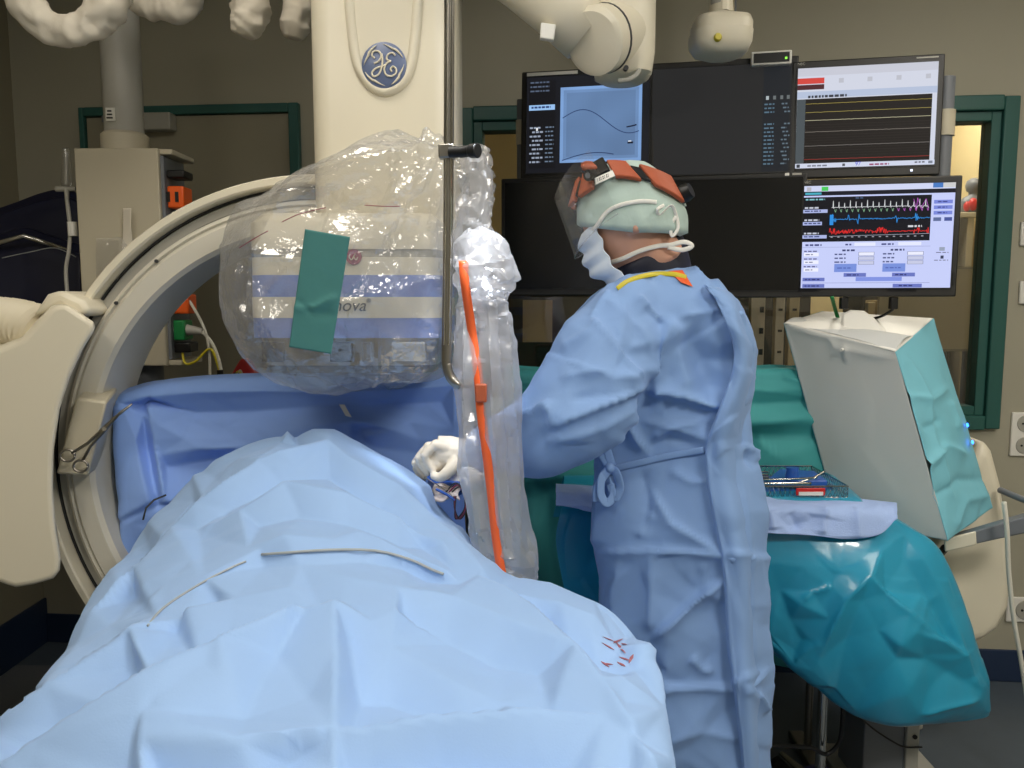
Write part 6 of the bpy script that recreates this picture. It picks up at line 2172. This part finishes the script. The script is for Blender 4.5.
kc = HC + HR @ S(D(165), bel(D(165)), 1.26)
kd = (HR @ Vector((-1, .35, 0))).normalized()
G().tube([kc - kd * .012, kc, kc + kd * .014], [.019, .020, .016], 14).obj('adjust_knob', 'black', band)
# label card and top strap
q = [HC + HR @ S(D(a), bel(D(a)) + de, 1.30) for a, de in ((74, -.13), (96, -.13), (96, -.24), (74, -.24))]
card = add('label_card', q, [(0, 1, 2, 3)], 'white_plastic', band, thick=.001, smooth=0)
ux, uy = (q[1] - q[0]), (q[3] - q[0])
nn_ = ux.cross(uy).normalized()
if nn_.y > 0:
    nn_ = -nn_
for k in range(2):
    g = G()
    for j in range(7):
        f = .12 + .1 * j
        p0 = q[0] + ux * f + uy * (.25 + .3 * k) + nn_ * .0015
        g.raw([p0, p0 + ux * (.03 + .03 * ((j * 3) % 2)), p0 + ux * (.03 + .03 * ((j * 3) % 2)) + uy * .2, p0 + uy * .2], [(0, 1, 2, 3)])
    g.obj('card_print', 'dark_grey', card, smooth=0)['kind'] = 'stuff'
g = G()
g.tube([H(.030, y, .128 + .020 * (1 - (y / .07) ** 2)) for y in (-.07, -.05, -.025, 0, .025, .05, .07)], .017, 12, flat=.45)
g.obj('top_pad', 'leather_brown', band, smooth=180)
# clear visor
cg = []
for j in range(6):
    f = j / 5
    row_ = []
    for i in range(13):
        a = math.radians(-82 + 164 * i / 12)
        zt_, zb2 = .112 + .045 * abs(math.sin(a)) ** 2, -.022 + .035 * abs(math.sin(a)) ** 2
        rx, ry = .136 + .012 * f, .108
        row_.append(tuple(H(rx * math.cos(a) - .006, ry * math.sin(a), zt_ + (zb2 - zt_) * f)))
    cg.append(row_)
vis = cloth('visor', cg, (30, 60), 'visor_film', band, thick=0)
vr = spline([Vector(p) for p in cg[-1]], 4)
G().tube(vr, .0016, 8).obj('visor_edge', 'acrylic', vis, smooth=180)

# gloved hands
def hand(name, wrist, kn, mids, tips, th, back, mat='glove'):
    g = G()
    kc_ = sum(kn, Vector()) / 4
    g.tube([wrist + (wrist - kc_) * .75, wrist + (wrist - kc_) * .2, lerp(wrist, kc_, .35), lerp(wrist, kc_, .75)], [.032, .029, .036, .034], 16)
    for k in range(4):
        g.tube([lerp(wrist, kn[k], .3), lerp(wrist, kn[k], .7), kn[k]], [.018, .016, .0125], 12)
        g.tube(spline([kn[k], mids[k], tips[k]], 4), list(np.linspace(.0105, .0075, 9)), 10)
        g.ball(kn[k], .0125)
        g.ball(mids[k], .0105)
        g.ball(tips[k], .0078)
    g.tube(spline(th, 4), list(np.linspace(.0165, .0088, 4 * (len(th) - 1) + 1)), 10)
    g.ball(th[-1], .0088)
    g.ball(back, .033, sx=1.0, sy=1.0, sz=.80)
    g.ball(lerp(back, kc_, .55) + Vector((0, -.006, -.014)), .027)
    V, N, F = remeshed(g, .0028, 2)
    return add(name, V, F, mat, person, smooth=180)
YH = 1.71
hand('glove', P(462, 453, YH),
     [P(436, 445, YH - .032), P(429, 447, YH - .012), P(425, 452, YH + .008), P(425, 458, YH + .026)],
     [P(425, 455, YH - .036), P(419, 458, YH - .014), P(416, 463, YH + .008), P(417, 468, YH + .024)],
     [P(432, 470, YH - .030), P(427, 473, YH - .010), P(424, 476, YH + .010), P(423, 479, YH + .022)],
     [P(458, 461, YH - .030), P(449, 471, YH - .044), P(441, 477, YH - .040), P(434, 476, YH - .034)], P(445, 456, YH))
YH = 1.83
hand('glove', P(474, 472, YH),
     [P(450, 470, YH - .030), P(446, 472, YH - .010), P(446, 476, YH + .012), P(448, 480, YH + .030)],
     [P(440, 478, YH - .030), P(438, 482, YH - .010), P(438, 486, YH + .012), P(441, 489, YH + .028)],
     [P(443, 491, YH - .024), P(442, 494, YH - .006), P(443, 496, YH + .010), P(446, 497, YH + .024)],
     [P(466, 482, YH - .030), P(456, 490, YH - .042), P(448, 494, YH - .034)], P(455, 479, YH))
tag(G().tube(spline([P(424, 477, 1.69), P(436, 484, 1.68), P(448, 492, 1.66), P(456, 500, 1.65)], 6), .0012, 6).obj('guide_wire', 'steel', smooth=180), 'thin guide wire held by the gloved fingertips', 'guide wire')

# surgical lamp above the table (its beam lights the hands and the sleeve)
LPOS = Vector((.13, 1.27, 2.45))
LT = Vector((-.135, 1.69, 1.20))
t = thing('surgical_lamp', 'round surgical lamp on a ceiling arm above the patient', 'surgical lamp', LPOS)
ldv = (LT - LPOS).normalized()
lr = ldv.orthogonal().normalized()
g = G()
g.tube([LPOS - ldv * .10, LPOS - ldv * .06, LPOS, LPOS + ldv * .01], [.06, .20, .24, .235], 40)
g.obj('lamp_dome', 'white_plastic', t, smooth=40)
g = G()
g.tube([LPOS + ldv * .0105, LPOS + ldv * .0135], [.21, .21], 40)
g.obj('lamp_lens', emit('lamp_lens_glow', (240, 246, 255), 3), t)
G().tube([LPOS - ldv * .09, LPOS + Vector((0, -.10, .18)), Vector((LPOS.x, LPOS.y - .25, CEIL_Z))], .025, 14).obj('lamp_arm', 'cream', t)
ld = bpy.data.lights.new('surgical_spot', 'SPOT')
ld.energy = 220
ld.color = (.86, .92, 1.0)
ld.spot_size = math.radians(13)
ld.spot_blend = .8
ld.shadow_soft_size = .10
lo = bpy.data.objects.new('surgical_spot', ld)
lo.location = ldv * .04
lo.rotation_euler = ldv.to_track_quat('-Z', 'Y').to_euler()
lo.parent = t
C.objects.link(lo)
